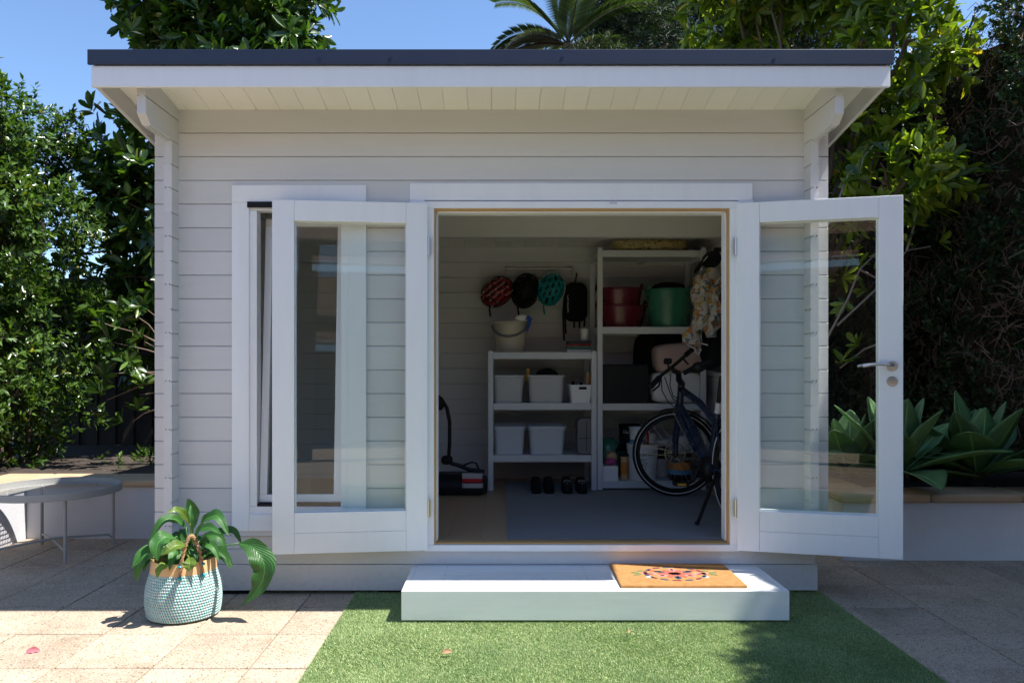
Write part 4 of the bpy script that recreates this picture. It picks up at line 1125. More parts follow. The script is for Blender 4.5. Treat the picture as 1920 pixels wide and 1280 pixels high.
MB().box(-7, -1.97, 5.885, 9, .2, .40).build('soil', m_soil, pl); MB().box(-7, -3.69, 1.6, 5.88, .2, .401).build('soil', m_soil, pl)
pr_ = empty('garden_bed', (3.2, 5.2, 0), 'rendered raised bed with sandstone caps holding the agaves', 'raised bed')
MB().box(2.237, 5.2, 5.065, 5.22, -.01, .380).build('bed_wall', m_render, pr_, bevel=.004)
MB().box(2.237, 2.39, 5.2205, 8.0, -.01, .3802).build('bed_wall', m_render, pr_, bevel=.004)
capstones(pr_, 2.205, 5.2, 5.033, 5.36, .381, .437, 5, 'x')
capstones(pr_, 2.205, 2.52, 5.362, 8.0, .3812, .4372, 5, 'y')
MB().box(2.395, 6, 5.225, 9, .2, .42).build('soil', m_soil, pr_)

# ------------------------------------------------------------------ foliage generator
LT_ = np.array([[0,0,0],[.28,-.33,.02],[.28,0,-.04],[.28,.33,.02],[.62,-.5,.0],[.62,0,-.08],[.62,.5,.0],[.88,-.30,-.06],[.88,0,-.12],[.88,.30,-.06],[1,0,-.16]])
LF_ = np.array([[0,2,1],[0,3,2],[1,2,5],[1,5,4],[2,3,6],[2,6,5],[4,5,8],[4,8,7],[5,6,9],[5,9,8],[7,8,10],[8,9,10]])
ST_ = np.array([[0,0,0],[.45,-.5,.03],[.45,.5,.03],[1,0,-.08],[.45,0,-.05]])
SF_ = np.array([[0,4,1],[0,2,4],[1,4,3],[4,2,3]])
def nrm(a): return a / np.maximum(np.linalg.norm(a, axis=1, keepdims=True), 1e-9)
def leaf_mesh(name, P, D, N, L, W, mat, big=True):
    T_, F_ = (LT_, LF_) if big else (ST_, SF_)
    D = nrm(D); N = nrm(N - D*np.sum(D*N, 1, keepdims=True)); S = np.cross(D, N)
    V = P[:, None, :] + T_[None, :, 0:1]*(L[:, None, None]*D[:, None, :]) + T_[None, :, 1:2]*(W[:, None, None]*S[:, None, :]) + T_[None, :, 2:3]*(L[:, None, None]*N[:, None, :])
    k = len(T_); n = len(P)
    T = (F_[None] + (np.arange(n)*k)[:, None, None]).reshape(-1, 3)
    return np_mesh(name, V.reshape(-1, 3), T, mat)
def blob_points(blobs, n, rg, shell=.55):
    """points and outward directions spread through lumpy ellipsoids"""
    vol = np.array([b[3]*b[4]*b[5] for b in blobs])**.75; pick = rg.choice(len(blobs), n, p=vol/vol.sum())
    B = np.array(blobs)[pick]
    d = nrm(rg.normal(size=(n, 3)))
    lump = 1 + .16*np.sin(d[:, 0]*7 + pick*1.7)*np.sin(d[:, 1]*6 + pick) + .12*np.sin(d[:, 2]*9 + d[:, 0]*5 + pick*2.3)
    r = (shell + (1 - shell)*rg.random(n)**.6)*lump
    return B[:, :3] + d*B[:, 3:6]*r[:, None], d
def twig_leaves(P, D, per, rg, ll, lw, tl, rosette=.0):
    n = len(P)
    td = nrm(D*.7 + np.array([0, 0, .45]) + rg.normal(size=(n, 3))*.45)
    t = rg.random((n, per))
    if rosette: t = 1 - (1 - t)*(1 - rosette)
    a = np.cumsum(np.full((n, per), 2.4), 1) + rg.random((n, 1))*6.28
    o1 = nrm(np.cross(td, rg.normal(size=(n, 3)))); o2 = np.cross(td, o1)
    rad = o1[:, None, :]*np.cos(a)[..., None] + o2[:, None, :]*np.sin(a)[..., None]
    LP = P[:, None, :] + td[:, None, :]*(t*tl)[..., None]
    LD = rad*.9 + td[:, None, :]*(.25 + .7*t)[..., None] + rg.normal(size=(n, per, 3))*.18
    LN = td[:, None, :]*1.0 - rad*.25 + np.array([0, 0, .35]) + rg.normal(size=(n, per, 3))*.25
    L = ll*(.65 + .6*rg.random(n*per)); W = lw*(.7 + .5*rg.random(n*per))
    return LP.reshape(-1, 3), LD.reshape(-1, 3), LN.reshape(-1, 3), L, W
def foliage(name, pts, dirs, per, seed, ll, lw, tl, mat, parent, big=True, rosette=0.):
    rg = np.random.default_rng(seed)
    me = leaf_mesh(name, *twig_leaves(pts, dirs, per, rg, ll, lw, tl, rosette), mat, big)
    o = bpy.data.objects.new(name, me); link(o, parent); tag(o, kind='stuff'); return o
def branch(b, p0, p1, r0, r1, rnd, k=6, wob=.12):
    p0, p1 = Vector(p0), Vector(p1); L = (p1 - p0).length; pts = []
    for i in range(k + 1):
        t = i/k; e = math.sin(math.pi*t)*wob*L
        pts.append(p0.lerp(p1, t) + Vector((rnd.uniform(-e, e)*.5, rnd.uniform(-e, e)*.5, e*.35)))
    b.tube(pts, [r0 + (r1 - r0)*i/k for i in range(k + 1)], 7)
    return pts
def tree(name, label, base, blobs, twigs, per, ll, lw, tl, mat, seed, tr=.07, rosette=.0, big=True, shell=.4, group=None, twig_r=.004):
    rnd = random.Random(seed); rg = np.random.default_rng(seed)
    t = empty(name, base, label, 'tree', group)
    b = MB(); base = Vector(base)
    top = Vector(np.mean(np.array([q[:3] for q in blobs]), 0)); fork = base.lerp(top, .45)
    branch(b, base, fork, tr, tr*.7, rnd, 6, .05)
    P, D = blob_points(blobs, twigs, rg, shell)
    for q in blobs:
        c = Vector(q[:3]); pts = branch(b, fork, c, tr*.6, tr*.25, rnd, 6, .10)
        for k in range(4):
            dd = Vector((rnd.gauss(0, 1), rnd.gauss(0, 1), rnd.gauss(.3, 1))).normalized()
            e = c + Vector((dd.x*q[3], dd.y*q[4], dd.z*q[5]))*.85
            branch(b, pts[rnd.randint(3, 6)], e, tr*.22, .006, rnd, 5, .12)
    b.build('trunk', m_bark, t, smooth=True)
    # short twigs that carry the leaves
    tw = MB()
    for i in range(0, len(P), max(1, len(P)//260)):
        p = Vector(P[i]); q = min(blobs, key=lambda w: (Vector(w[:3]) - p).length)
        tw.tube([p.lerp(Vector(q[:3]), .38) + Vector((0, 0, -.05)), p.lerp(Vector(q[:3]), .15), p], [twig_r*2, twig_r*1.4, twig_r], 4)
    tag(tw.build('twigs', m_bark, t), kind='stuff')
    foliage('crown', P, D, per, seed + 1, ll, lw, tl, mat, t, big, rosette)
    return t

# left lilly pilly hedge
hg = empty('clipped_hedge', (-4.5, 6.2, .40), 'sunlit glossy green hedge rising behind the left raised bed', 'hedge')
bl_ = [(-4.55, 6.0, 1.2, .75, 1.0, .95), (-4.5, 6.1, 2.3, .72, 1.0, .95), (-4.55, 6.1, 3.1, .62, .8, .60), (-4.55, 6.9, 1.3, .85, .8, 1.0), (-4.55, 7.1, 2.5, .85, .8, .95), (-4.6, 7.0, 3.2, .70, .7, .52), (-4.9, 4.7, 1.8, .8, .9, 1.5)]
rg = np.random.default_rng(21)
P, D = blob_points(bl_, 12000, rg, .66)
cl_ = np.sin(P[:, 1]*7.1 + P[:, 2]*3.7) + np.sin(P[:, 2]*8.3 - P[:, 0]*5.9) + .8*np.sin(P[:, 1]*15.1 - P[:, 2]*12.7)
keep = (P[:, 2] > .42) & (cl_ > -.75 + .5*rg.random(len(P))); P, D = P[keep], D[keep]
foliage('hedge_foliage', P, D, 11, 22, .066, .030, .12, ml_lily, hg, False)
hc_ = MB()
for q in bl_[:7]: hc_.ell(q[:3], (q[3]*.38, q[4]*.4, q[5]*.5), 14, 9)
hc_.build('blocking_core', m_twig, hg, smooth=True); bpy.data.objects['blocking_core']['kind'] = 'stuff'  # solid filler added inside the leaves so the hedge is not see-through
b = MB(); rnd = random.Random(4)
for q in bl_:
    for k in range(5):
        branch(b, (q[0] + rnd.uniform(-.3, .3), q[1] + rnd.uniform(-.3, .3), .38), (q[0] + rnd.uniform(-.5, .5), q[1] + rnd.uniform(-.6, .6), q[2] + rnd.uniform(0, q[5]*.8)), .022, .006, rnd, 6, .1)
b.build('stems', m_bark, hg, smooth=True)

# magnolia behind the left corner
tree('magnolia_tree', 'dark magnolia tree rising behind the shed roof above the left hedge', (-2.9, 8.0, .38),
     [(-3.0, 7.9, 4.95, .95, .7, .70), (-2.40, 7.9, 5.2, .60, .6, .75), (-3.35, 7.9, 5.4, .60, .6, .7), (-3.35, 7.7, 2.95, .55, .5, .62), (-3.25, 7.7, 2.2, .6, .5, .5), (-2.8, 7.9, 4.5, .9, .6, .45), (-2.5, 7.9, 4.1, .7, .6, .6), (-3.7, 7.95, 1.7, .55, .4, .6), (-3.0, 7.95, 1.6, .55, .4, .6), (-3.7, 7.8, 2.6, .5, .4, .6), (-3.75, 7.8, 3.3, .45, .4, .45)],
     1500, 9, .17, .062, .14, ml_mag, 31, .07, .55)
# low sunlit sprays beside the shed wall
mg2 = empty('magnolia_sapling', (-2.65, 6.75, .40), 'young magnolia with sunlit leaf sprays beside the shed wall', 'tree')
b = MB(); rnd = random.Random(9); tips = []
for (px, py) in ((252, 590), (225, 600), (275, 580), (240, 690), (215, 700), (262, 740), (205, 640), (250, 790), (200, 750), (180, 600), (270, 640)):
    e = PX(px, py, 6.7 + rnd.uniform(-.15, .25)); tips.append(e)
    branch(b, (-2.55, 6.85, 1.0 + .3*rnd.random()), e, .012, .004, rnd, 6, .1)
branch(b, (-2.65, 6.75, .38), (-2.55, 6.85, 1.35), .025, .014, rnd)
b.build('trunk', m_bark, mg2, smooth=True)
tp = np.array([list(q) for q in tips for _ in range(2)]); tp += np.random.default_rng(2).normal(size=tp.shape)*.035
foliage('crown', tp, nrm(np.random.default_rng(3).normal(size=tp.shape) + np.array([-.3, -.6, .3])), 9, 33, .135, .05, .08, ml_mag, mg2, True, .5)
# dark timber fence behind
fe = empty('paling_fence', (-4, 8.5, .35), 'dark timber paling fence in the shade behind the left hedge', 'fence')
fp = MB().box(-.058, .058, 0, .012, .3, 2.25).mesh('paling'); fp.materials.append(m_fence)
for i in range(34): inst(fp, 'paling', (-5.3 + .1*i, 8.5 + (.014 if i % 2 else 0), random.uniform(-.03, .03)), fe)
for zz in (.8, 1.9): MB().box(-5.4, -1.9, 8.53, 8.575, zz, zz + .07).build('fence_rail', m_fence, fe)
# ground cover in the left bed
rg = np.random.default_rng(44)
P = np.stack([rg.uniform(-3.4, -2.0, 55), rg.uniform(6.4, 7.3, 55), rg.uniform(.41, .47, 55)], 1)
gc = bpy.data.objects.new('ground_cover', leaf_mesh('ground_cover', *twig_leaves(P, np.tile([0, 0, 1.], (55, 1)), 9, rg, .06, .028, .10), ml_lily, False)); COL.objects.link(gc); tag(gc, 'low glossy ground cover growing in the left raised bed', 'ground cover', kind='stuff')

# right-hand vine covered hedge
vh = empty('vine_hedge', (4.3, 6.0, .4), 'tall dark vine covered hedge behind the agaves', 'hedge')
def sheet_points(n, rg, face):
    u = rg.random(n); z = .4 + rg.random(n)*5.5
    if face == 'x':      # side run at X about 4
        Y = 1.2 + u*7.2; lum = .16*np.sin(Y*2.3 + z*1.1) + .12*np.sin(Y*5.1 - z*3.3) + .10*np.sin(z*6.1 + Y*1.7)
        top = np.where(Y > 5.4, 4.5, 5.5) + .20*np.sin(Y*3.1) + .16*np.sin(Y*7.7 + 1) + .10*np.sin(Y*15.)
        X = 4.08 + lum + np.abs(rg.normal(size=n))*.16 + np.maximum(0, z - top)*1.0
        ok = z < top; D = np.tile([-1., -.15, .15], (n, 1))
        P = np.stack([X, Y, z], 1)
    else:                # back run
        X = 2.3 + u*2.1; lum = .16*np.sin(X*3.3 + z*1.3) + .12*np.sin(X*6.1 - z*3.3) + .08*np.sin(z*6.7)
        Y = 7.55 + lum + np.abs(rg.normal(size=n))*.16; ok = z < 4.6; D = np.tile([-.2, -1., .15], (n, 1)); P = np.stack([X, Y, z], 1)
    return P[ok], D[ok]
rg = np.random.default_rng(51)
P1, D1 = sheet_points(11000, rg, 'x'); P2, D2 = sheet_points(3800, rg, 'y')
vis = P1[:, 1] > 5.0
foliage('hedge_foliage', np.concatenate([P1[vis], P2]), np.concatenate([D1[vis], D2]), 12, 52, .045, .026, .10, ml_vine, vh, False)
P3, D3 = P1[~vis], D1[~vis]
foliage('hedge_foliage', P3, D3, 12, 53, .085, .05, .14, ml_vine, vh, False)
cores = MB()
def grid(fn, nu, nv):
    vs_ = [fn(i/nu, j/nv) for i in range(nu + 1) for j in range(nv + 1)]
    return vs_, [(i*(nv+1) + j, (i+1)*(nv+1) + j, (i+1)*(nv+1) + j + 1, i*(nv+1) + j + 1) for i in range(nu) for j in range(nv)]
cores.add(*grid(lambda u, v: ((4.22 if u < .55 else 4.42) + .1*math.sin(u*40 + v*9), 1.2 + u*7.2, .35 + v*((5.05 if u < .55 else 3.9) + .15*math.sin(u*30))), 40, 20))
cores.add(*grid(lambda u, v: (2.3 + u*2.3, 7.9 + .1*math.sin(u*20 + v*14), .35 + v*3.9), 20, 16))
cores.build('blocking_core', m_twig, vh, solid=.08)  # solid sheets added inside the leaves to block light and shade the turf
vb = MB(); rnd = random.Random(12)
for i in range(800):
    if rnd.random() < .65: p = Vector((4.0 + rnd.uniform(-.12, .25), rnd.uniform(5.6, 7.6), rnd.uniform(.9, 4.3)))
    else: p = Vector((rnd.uniform(2.5, 4.0), 7.5 + rnd.uniform(-.1, .2), rnd.uniform(.7, 3.5)))
    pts = [p]
    for k in range(5): pts.append(pts[-1] + Vector((rnd.gauss(-.01, .03), rnd.gauss(0, .07), rnd.gauss(-.02, .06))))
    vb.tube(pts, .0032, 4)
vb.build('dry_vines', MT('dry_vine', (.19, .12, .085), .9, .3, 20, .3, 60), vh)

# right magnolia
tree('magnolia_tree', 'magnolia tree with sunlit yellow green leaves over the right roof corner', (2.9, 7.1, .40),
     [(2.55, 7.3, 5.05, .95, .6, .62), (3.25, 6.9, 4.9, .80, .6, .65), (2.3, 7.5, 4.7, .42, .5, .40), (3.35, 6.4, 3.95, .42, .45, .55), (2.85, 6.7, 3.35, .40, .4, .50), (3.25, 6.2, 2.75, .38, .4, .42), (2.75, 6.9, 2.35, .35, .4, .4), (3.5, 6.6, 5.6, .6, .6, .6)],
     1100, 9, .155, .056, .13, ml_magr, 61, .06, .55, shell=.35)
rt_ = [o_ for o_ in bpy.data.objects if o_.get('label', '').startswith('magnolia tree with sunlit')][0]
rnd = random.Random(77); tips_r = []
for pts in (((1548, 640), (1590, 560), (1612, 505), (1648, 470)), ((1612, 505), (1640, 520), (1672, 500)), ((1570, 610), (1640, 545), (1700, 470), (1745, 462)), ((1555, 420), (1590, 330), (1640, 270), (1700, 262)), ((1700, 470), (1712, 430), (1722, 395)), ((1660, 640), (1620, 655), (1575, 690))):
    P_ = [PX(x_, y_, 6.1 + .04*i_) for i_, (x_, y_) in enumerate(pts)]
    MB().tube(P_, [.010 - .0018*i_ for i_ in range(len(P_))], 6).build('branch', m_pbark, rt_, smooth=True); tips_r += P_[1:]
tp = np.array([list(q) for q in tips_r])
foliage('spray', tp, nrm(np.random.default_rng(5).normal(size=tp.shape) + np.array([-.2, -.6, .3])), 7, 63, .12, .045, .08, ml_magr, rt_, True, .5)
# far trees over the roof
tree('casuarina_tree', 'dark fine leaved tree standing behind the palm', (4.2, 15.5, 0),
     [(2.6, 15.5, 7.7, 1.0, 1., 1.1), (2.3, 15.8, 8.7, .8, 1., .9), (3.6, 15.3, 8.2, 1.1, 1., 1.2), (4.9, 15.6, 8.2, 1.1, 1., 1.2), (6.2, 15.6, 8.0, 1.1, 1., 1.2), (1.65, 13.6, 6.45, .42, .4, .42), (2.9, 13.8, 7.0, .6, .5, .7)], 6400, 12, .13, .022, .25, ml_far, 71, .16, 0., False, .3, twig_r=.006)
pm = empty('palm_tree', (1.9, 14.2, 0), 'feathery palm tree showing above the shed roof', 'palm')
crown_c = Vector((1.22, 14.2, 7.15))
MB().tube([(1.9, 14.2, 0), (1.75, 14.2, 4), (1.35, 14.2, 6.3), crown_c], [.20, .16, .15, .11], 12).build('trunk', m_bark, pm, smooth=True)
rnd = random.Random(5)
fronds = [(-2.05, .35, -.25, 1.9), (-1.6, -.2, .35, 1.7), (-.9, .3, 1.0, 1.8), (-.25, -.3, 1.3, 1.7), (.5, .2, 1.2, 1.7), (1.2, -.2, .8, 1.8), (1.7, .4, .2, 1.8), (-1.2, .9, .5, 1.7), (.2, -1., .9, 1.5), (-.6, 1.2, .4, 1.6), (1.0, 1.0, .3, 1.6), (-1.9, -.7, -.1, 1.7)]
for (dx, dy, dz, L) in fronds:
    d = Vector((dx, dy, max(dz, .1) + .35)).normalized(); pts = []; p = crown_c.copy()
    droop = .16 if dz > .6 else .24
    for k in range(13):
        pts.append(p.copy()); p = p + d*(L/12); d = (d + Vector((0, 0, -droop*(k/12 + .25)))).normalized()
    f = MB().tube(pts, [.022 - .0015*k for k in range(13)], 5).build('frond', m_twig, pm)
    Ps, Ds, Ns, Ls = [], [], [], []
    for k in range(1, 12):
        for m_ in range(5):
            t_ = pts[k].lerp(pts[k+1], m_/5); tan = (pts[k+1] - pts[k]).normalized(); sdv = tan.cross(Vector((0,0,1))).normalized(); upv = sdv.cross(tan)
            for sg in (-1, 1):
                Ps.append(t_); Ds.append(sdv*sg + tan*.55 + upv*.25 + Vector((0, 0, -.12))); Ns.append(upv); Ls.append(.42*math.sin(math.pi*(.12 + .86*k/13)) + .06)
    me = leaf_mesh('leaflets', np.array([list(q) for q in Ps]), np.array([list(q) for q in Ds]), np.array([list(q) for q in Ns]), np.array(Ls), np.full(len(Ps), .035), ml_palm, False)
    o = bpy.data.objects.new('leaflets', me); link(o, f); tag(o, kind='stuff')

# ------------------------------------------------------------------ broad leaves built one by one
def blade(name, pts, width, mat, parent, seg=12, across=6, fold=.25, wave=.0, petiole=None, pr=.004, tipp=1.0, nrm_hint=None, maxat=.42):
    """a broad leaf along a smooth path of points with a folded midrib"""
    pts = [Vector(p) for p in pts]
    def cat(t):
        n = len(pts) - 1; f = min(max(t*n, 0), n - 1e-6); i = int(f); u = f - i
        p0 = pts[max(i-1, 0)]; p1 = pts[i]; p2 = pts[i+1]; p3 = pts[min(i+2, n)]
        return .5*((2*p1) + (p2 - p0)*u + (2*p0 - 5*p1 + 4*p2 - p3)*u*u + (3*p1 - p0 - 3*p2 + p3)*u**3)
    me = bpy.data.meshes.new(name); vs_ = []; fs = []; uvs = []
    hint = nrm_hint or Vector((.1, -.85, .75))
    for i in range(seg + 1):
        t = i/seg; p = cat(t); tan = (cat(min(1, t + .02)) - cat(max(0, t - .02))).normalized()
        side = tan.cross(hint)
        if side.length < .15: side = tan.cross(Vector((0.3, -1, 0.1)))
        side.normalize(); nn = side.cross(tan)
        w = width*.5*(max(.22 if name == 'leaf' and mat is ml_agave else 0, (t/maxat)**.7) if t < maxat else max(0., (1 - ((t - maxat)/(1 - maxat))**1.7)))
        w = max(w, .0008)
        for j in range(across + 1):
            s_ = -1 + 2*j/across
            off = side*(s_*w) + nn*(abs(s_)*w*fold - w*fold*.5) + nn*(wave*w*math.sin(t*17 + s_*2)*abs(s_))
            vs_.append(p + off); uvs.append((t, j/across))
    for i in range(seg):
        for j in range(across):
            a = i*(across + 1) + j; fs.append((a, a + 1, a + across + 2, a + across + 1))
    nb = len(vs_)
    if petiole:
        pb = MB().tube([Vector(q) for q in petiole], pr, 6)
        fs += [[nb + k for k in f] for f in pb.f]; vs_ += [Vector(q) for q in pb.v]; uvs += [(.5, .1)]*len(pb.v)
    me.from_pydata(vs_, [], fs); me.materials.append(mat)
    ul = me.uv_layers.new(name='UVMap')
    for lp in me.loops: ul.data[lp.index].uv = uvs[lp.vertex_index]
    me.polygons.foreach_set('use_smooth', [True]*len(me.polygons))
    return link(bpy.data.objects.new(name, me), parent)

# potted peace lily in a woven basket
PC = Vector((-1.627, 3.965, 0))
pot = empty('woven_basket', PC, 'turquoise and white woven basket planter with a tan rim on the paving', 'basket planter')
prof = [(0, .002), (.13, .002), (.155, .008)]
rows = 17
for i in range(rows*4 + 1):
    t = i/(rows*4); z = .010 + t*.228
    r = .158 + .030*math.sin(math.pi*min(1, t*.72 + .16)) - .012*t
    prof.append((r + .0045*abs(math.sin(math.pi*t*rows)), z))
rt = prof[-1][0]
prof += [(rt - .008, .238), (rt - .014, .20), (rt - .02, .05), (0, .05)]
MB().lathe(prof, (0, 0, 0), 72).build('basket_body', m_basket, pot, smooth=True, world=False)
vs_ = []; fs = []; k = 72
for j in range(k):
    a = 2*math.pi*j/k; zb_ = .232 - (.012 if j % 2 else 0)
    for (rr_, zz) in ((rt + .0045, zb_), (rt + .002, .262), (rt - .002, .295), (rt - .007, .295), (rt - .004, .24)):
        vs_.append((rr_*math.cos(a), rr_*math.sin(a), zz))
for j in range(k):
    for q in range(4): fs.append((j*5 + q, ((j+1) % k)*5 + q, ((j+1) % k)*5 + q + 1, j*5 + q + 1))
MB().add(vs_, fs).build('rim_band', m_tan, pot, smooth=True, world=False)
MB().lathe([(rt - .010, .235), (.08, .245), (0, .25)], (0, 0, 0), 32).build('potting_soil', m_soil, pot, world=False, smooth=True)
for (a0, a1, up) in ((-74, -36, .195), (106, 146, .15)):
    hp = []
    for j in range(17):
        t = j/16; a = R(a0 + (a1 - a0)*t); r = rt + .010 - .02*math.sin(math.pi*t)
        hp.append((r*math.cos(a), r*math.sin(a), .235 + up*math.sin(math.pi*t)**.6 if 0 < t < 1 else .225))
    h = MB()
    for s_ in range(2):
        tw = []
        for j in range(65):
            t = j/64*16; i = min(int(t), 15); u = t - i; q = Vector(hp[i]).lerp(Vector(hp[i+1]), u); ph = j*.85 + s_*math.pi
            tw.append(q + Vector((math.cos(ph)*.005, math.sin(ph)*.005, math.sin(ph)*.003)))
        h.tube(tw, .0055, 6)
    hn = h.build('rope_handle', m_rope, pot, smooth=True, world=False)
    for a in (a0, a1):
        MB().ell(((rt + .012)*math.cos(R(a)), (rt + .012)*math.sin(R(a)), .228), (.013, .013, .012), 10, 6).build('stitch_knot', m_teal, hn, world=False, smooth=True)
        MB().ell(((rt + .010)*math.cos(R(a)), (rt + .010)*math.sin(R(a)), .285), (.012, .012, .007), 10, 6).build('stitch_knot', m_teal, hn, world=False, smooth=True)
lily = empty('peace_lily', PC + Vector((0, 0, .245)), 'leafy green peace lily with one large drooping leaf growing in the woven basket', 'plant')
def zp(x, y, dy=0.): return PX(240 + x/4.74, 920 + y/4.74, 3.93 + dy)
root = [zp(520 + d, 690, .02) for d in (-60, -20, 20, 60)]
LV = [  # path of the blade in photo crop pixels with depth offsets, width in crop pixels
    ([(575, 340, .06), (580, 230, .07), (560, 140, .06), (528, 66, .05)], 105),
    ([(578, 380, -.02), (560, 280, -.03), (556, 190, -.02), (556, 118, 0)], 42),
    ([(515, 320, 0), (430, 250, -.05), (300, 270, -.10), (172, 475, -.12)], 85),
    ([(550, 290, -.03), (500, 210, -.06), (430, 165, -.09), (338, 196, -.12)], 70),
    ([(640, 300, .02), (700, 235, -.02), (800, 225, -.07), (897, 398, -.10)], 105),
    ([(590, 395, -.05), (650, 330, -.08), (740, 325, -.11), (825, 378, -.13)], 78),
    ([(640, 440, .05), (720, 395, .05), (820, 420, .04), (880, 600, .02)], 85),
    ([(700, 390, .10), (800, 360, .12), (940, 352, .12), (1008, 470, .12)], 70),
    ([(985, 465, -.02), (1110, 500, -.05), (1210, 660, -.09), (1160, 850, -.10), (1008, 1015, -.08)], 190),
    ([(410, 415, -.08), (330, 405, -.13), (255, 480, -.17), (262, 620, -.18)], 135),
    ([(525, 485, -.10), (450, 475, -.15), (370, 510, -.19), (290, 570, -.20)], 100),
    ([(215, 495, -.02), (150, 560, -.05), (90, 680, -.07), (75, 810, -.07)], 95),
    ([(540, 590, -.13), (545, 630, -.17), (540, 670, -.18), (533, 712, -.18)], 105),
    ([(375, 655, -.10), (320, 660, -.14), (275, 700, -.16), (258, 775, -.165)], 70),
    ([(370, 560, -.06), (390, 590, -.09), (410, 630, -.10), (425, 680, -.10)], 55),
    ([(450, 420, .08), (480, 380, .10), (500, 350, .12), (470, 460, .14)], 70),
    ([(680, 520, .08), (720, 500, .10), (760, 530, .12), (775, 610, .12)], 70),
    ([(500, 440, .0), (450, 400, -.02), (410, 420, -.04), (400, 520, -.05)], 80),
    ([(620, 470, -.02), (660, 440, -.04), (700, 430, -.05), (720, 470, -.06)], 50),
    ([(190, 600, -.03), (175, 610, -.05), (150, 650, -.06), (140, 720, -.06)], 55)]
rnd = random.Random(6)
for (pp, w) in LV:
    path = [zp(*q) for q in pp]; r0 = rnd.choice(root)
    mid = r0.lerp(path[0], .55) + Vector((0, 0, .03 + .02*rnd.random()))
    blade('leaf', path, w/4.74*3.93/F*1.16, ml_peace if rnd.random() < .7 else ml_peace2, lily, 16, 8, .26, .16 if w < 150 else .34, [r0, mid, path[0]], .0042)
for i in range(14):
    r0 = rnd.choice(root) + Vector((rnd.uniform(-.05, .05), rnd.uniform(-.03, .05), 0)); a = rnd.uniform(0, 6.28); q = r0 + Vector((.08*math.cos(a), .06*math.sin(a), rnd.uniform(.05, .13)))
    blade('leaf', [q, q + Vector((.05*math.cos(a), .04*math.sin(a), .03)), q + Vector((.11*math.cos(a), .08*math.sin(a), .01)), q + Vector((.15*math.cos(a), .11*math.sin(a), -.05))], .05, ml_peace, lily, 10, 6, .3, .1, [r0, q], .003)

# agaves
def agave(label, c, seed, leaves):
    t = empty('agave', c, label, 'agave', None); rnd = random.Random(seed); c = Vector(c)
    MB().tube([c + Vector((0, 0, -.02)), c + Vector((0, 0, .10))], [.05, .05], 12).build('stem', m_twig, t, smooth=True)
    for (az, el, L, w, dr) in leaves:
        d = Vector((math.cos(R(az))*math.cos(R(el)), math.sin(R(az))*math.cos(R(el)), math.sin(R(el))))
        p = c + Vector((0, 0, .05)) + d*.01; pts = [p]
        for k in range(5):
            p = p + d*(L/5); pts.append(p); d = (d + Vector((0, 0, -dr*(.4 + k*.35)))).normalized()
        hint = Vector((-math.cos(R(az))*math.sin(R(el)), -math.sin(R(az))*math.sin(R(el)), math.cos(R(el))))
        o = blade('leaf', pts, w, ml_agave, t, 16, 6, .30, .03, None, .004, 1., hint, .52)
        m_ = o.modifiers.new('solid', 'SOLIDIFY'); m_.thickness = .006
def rosette(seed, n, Lm, tilt0=20, tilt1=85):
    rnd = random.Random(seed); out = []
    for i in range(n):
        t = i/(n - 1); el = tilt0 + (tilt1 - tilt0)*t + rnd.uniform(-6, 6)
        out.append((i*137.5 + rnd.uniform(-14, 14), el, Lm*(1.0 - .28*t + rnd.uniform(-.08, .08)), (.30*(1 - .25*t))*rnd.uniform(.9, 1.1), .15*(1 - t) + .01))
    return out
agave('large green agave half hidden by the open glazed door', (2.80, 5.46, .46), 1, rosette(1, 17, .72, 8, 82))
agave('large green agave on the bed away from the door', (3.42, 5.56, .44), 2, rosette(5, 17, .74, 8, 82))
agave('green agave at the corner of the bed seen through the door glass', (2.56, 5.70, .43), 3, rosette(9, 14, .62, 10, 82))
agave('small low agave between the two large ones', (3.12, 5.85, .42), 4, rosette(12, 10, .42))

# ------------------------------------------------------------------ round tray table
tb = empty('tray_table', (-3.02, 5.22, 0), 'round grey metal tray table with a perforated top on tube legs', 'table')
TC = Vector((-3.02, 5.22, .42))
MB().lathe([(.408, .045), (.412, .047), (.415, .044), (.415, .0), (.411, -.002), (.409, .0), (.409, .044)], TC, 72).build('rim', m_tablem, tb, smooth=True)
# perforated sheet: ring of small square holes
vs_ = []; fs = []; N_ = 46; st2 = .818/N_
idx = {}
def vid(x, y):
    if (x, y) not in idx: idx[(x, y)] = len(vs_); vs_.append((TC.x - .409 + x*st2/3, TC.y - .409 + y*st2/3, TC.z + .004))
    return idx[(x, y)]
for i in range(N_*3):
    for j in range(N_*3):
        cx_, cy_ = (i + .5)*st2/3 - .409, (j + .5)*st2/3 - .409
        if cx_*cx_ + cy_*cy_ > .409**2: continue
        if i % 3 and j % 3 and cx_*cx_ + cy_*cy_ < .385**2: continue
        fs.append((vid(i, j), vid(i+1, j), vid(i+1, j+1), vid(i, j+1)))
MB().add(vs_, fs).build('perforated_top', m_tablem, tb)
legs = [(-2.80, 4.965), (-2.745, 5.47), (-3.255, 5.48), (-3.29, 4.97)]
for (lx, ly) in legs:
    MB().tube([(lx, ly, .425), (lx, ly, .06), (lx + (TC.x - lx)*.06, ly + (TC.y - ly)*.06, .02), (lx + (TC.x - lx)*.06, ly + (TC.y - ly)*.06, .009)] if False else [(lx, ly, .425), (lx, ly, .008)], .011, 10).build('leg', m_tablem, tb, smooth=True)
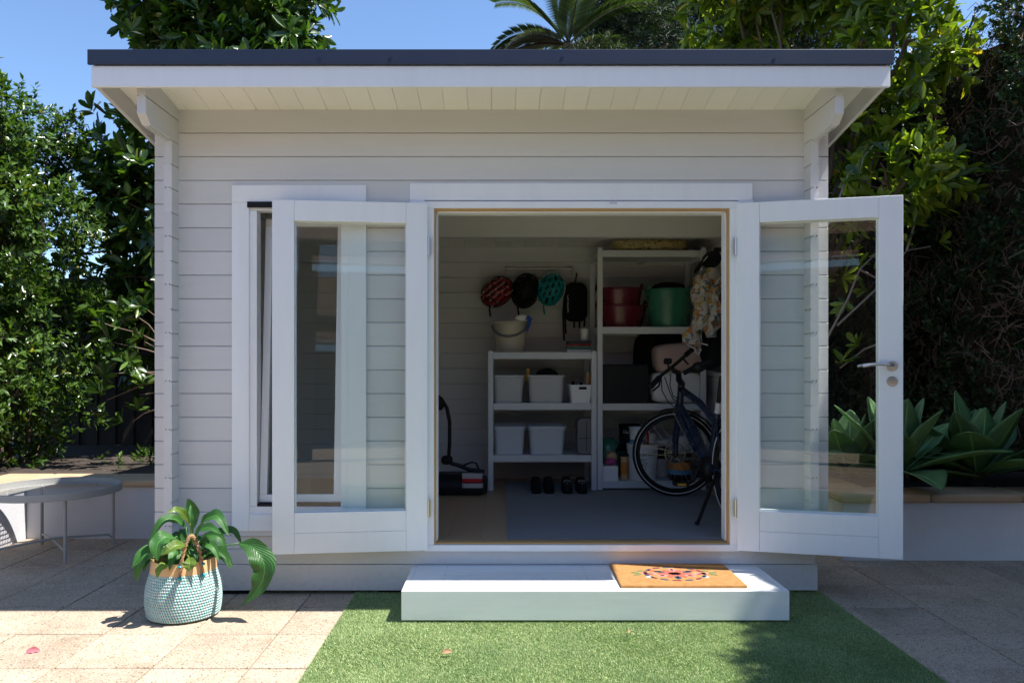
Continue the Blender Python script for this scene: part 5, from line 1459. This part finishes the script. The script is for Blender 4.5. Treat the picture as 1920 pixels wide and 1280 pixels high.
for (a, b2) in ((0, 2), (1, 3)):
    p, q = Vector((*legs[a], .03)), Vector((*legs[b2], .03)); d = (q - p)
    MB().tube([p + Vector((0, 0, .02)), p + d*.04 + Vector((0, 0, .055)), p + d*.5 + Vector((0, 0, .07 + .012*a)), p + d*.96 + Vector((0, 0, .055)), q + Vector((0, 0, .02))], .008, 8).build('cross_bar', m_tablem, tb, smooth=True)

# ------------------------------------------------------------------ fallen leaves
def fallen(label, px, py, z, L, w, mat, rot):
    c = PX(px, py, F*(CZ - z)/(py - CY)); d = Vector((math.cos(rot), math.sin(rot), 0))
    o = blade('fallen_leaf', [c - d*L/2 + Vector((0, 0, .003)), c + Vector((0, 0, .010)), c + d*L/2 + Vector((0, 0, .004))], w, mat, None, 8, 4, .5, .3)
    tag(o, label, 'leaf')
fallen('fallen red petal on the pale paving', 62, 1222, .001, .055, .032, m_petal, .4)
fallen('curled brown leaf on the artificial turf before the step', 838, 1224, .022, .05, .022, m_terr, .2)
fallen('tiny dry leaf on the turf close to the step', 1180, 1186, .022, .022, .014, m_terr, 1.2)

# ------------------------------------------------------------------ the house across the yard (seen in the door glass)
hs = empty('house', (0, -5.0, 0), 'brown tiled house with a white gutter facing the shed', 'house')
HY = -4.6
MB().box(-7, 7, HY - .25, HY, -.04, 2.75).build('house_wall', m_brick, hs)
for x in (-5.2, -2.6, 0.2, 3.2):
    w = MB().box(x, x + 2.1, HY + .001, HY + .04, .05, 2.25).build('glass_door', m_dark, hs)
    fr_ = MB()
    for (a, b2, c_, d_) in ((x - .05, x, .05, 2.3), (x + 2.1, x + 2.15, .05, 2.3), (x + 1.02, x + 1.08, .05, 2.25), (x, x + 2.1, 2.2505, 2.3)):
        fr_.box(a, b2, HY + .0005, HY + .06, c_, d_)
    fr_.build('door_surround', m_dkwood, w)
MB().box(-7.5, 7.5, HY + .62, HY + .74, 2.86, 2.91).build('gutter', m_tub, hs, bevel=.02)
MB().box(-7.5, 7.5, HY, HY + .62, 2.72, 2.76).build('eave_lining', m_brick, hs)
vs_, fs = grid(lambda u, v: (-7.5 + 15*u, HY + .70 - 4.5*v, 2.88 + 2.3*v + .028*abs(math.sin(u*150)) + .035*((v*16) % 1.0)), 300, 64)
MB().add(vs_, fs).build('tiled_roof', m_tile, hs)
for x in (-3.4, -1.25, 1.6):
    MB().box(x - .09, x + .09, HY + 2.2, HY + 2.38, -.04, 2.78).build('pergola_post', m_dkwood, hs)
MB().box(-7, 5, HY + 2.18, HY + 2.40, 2.785, 2.98).build('pergola_beam', m_dkwood, hs)
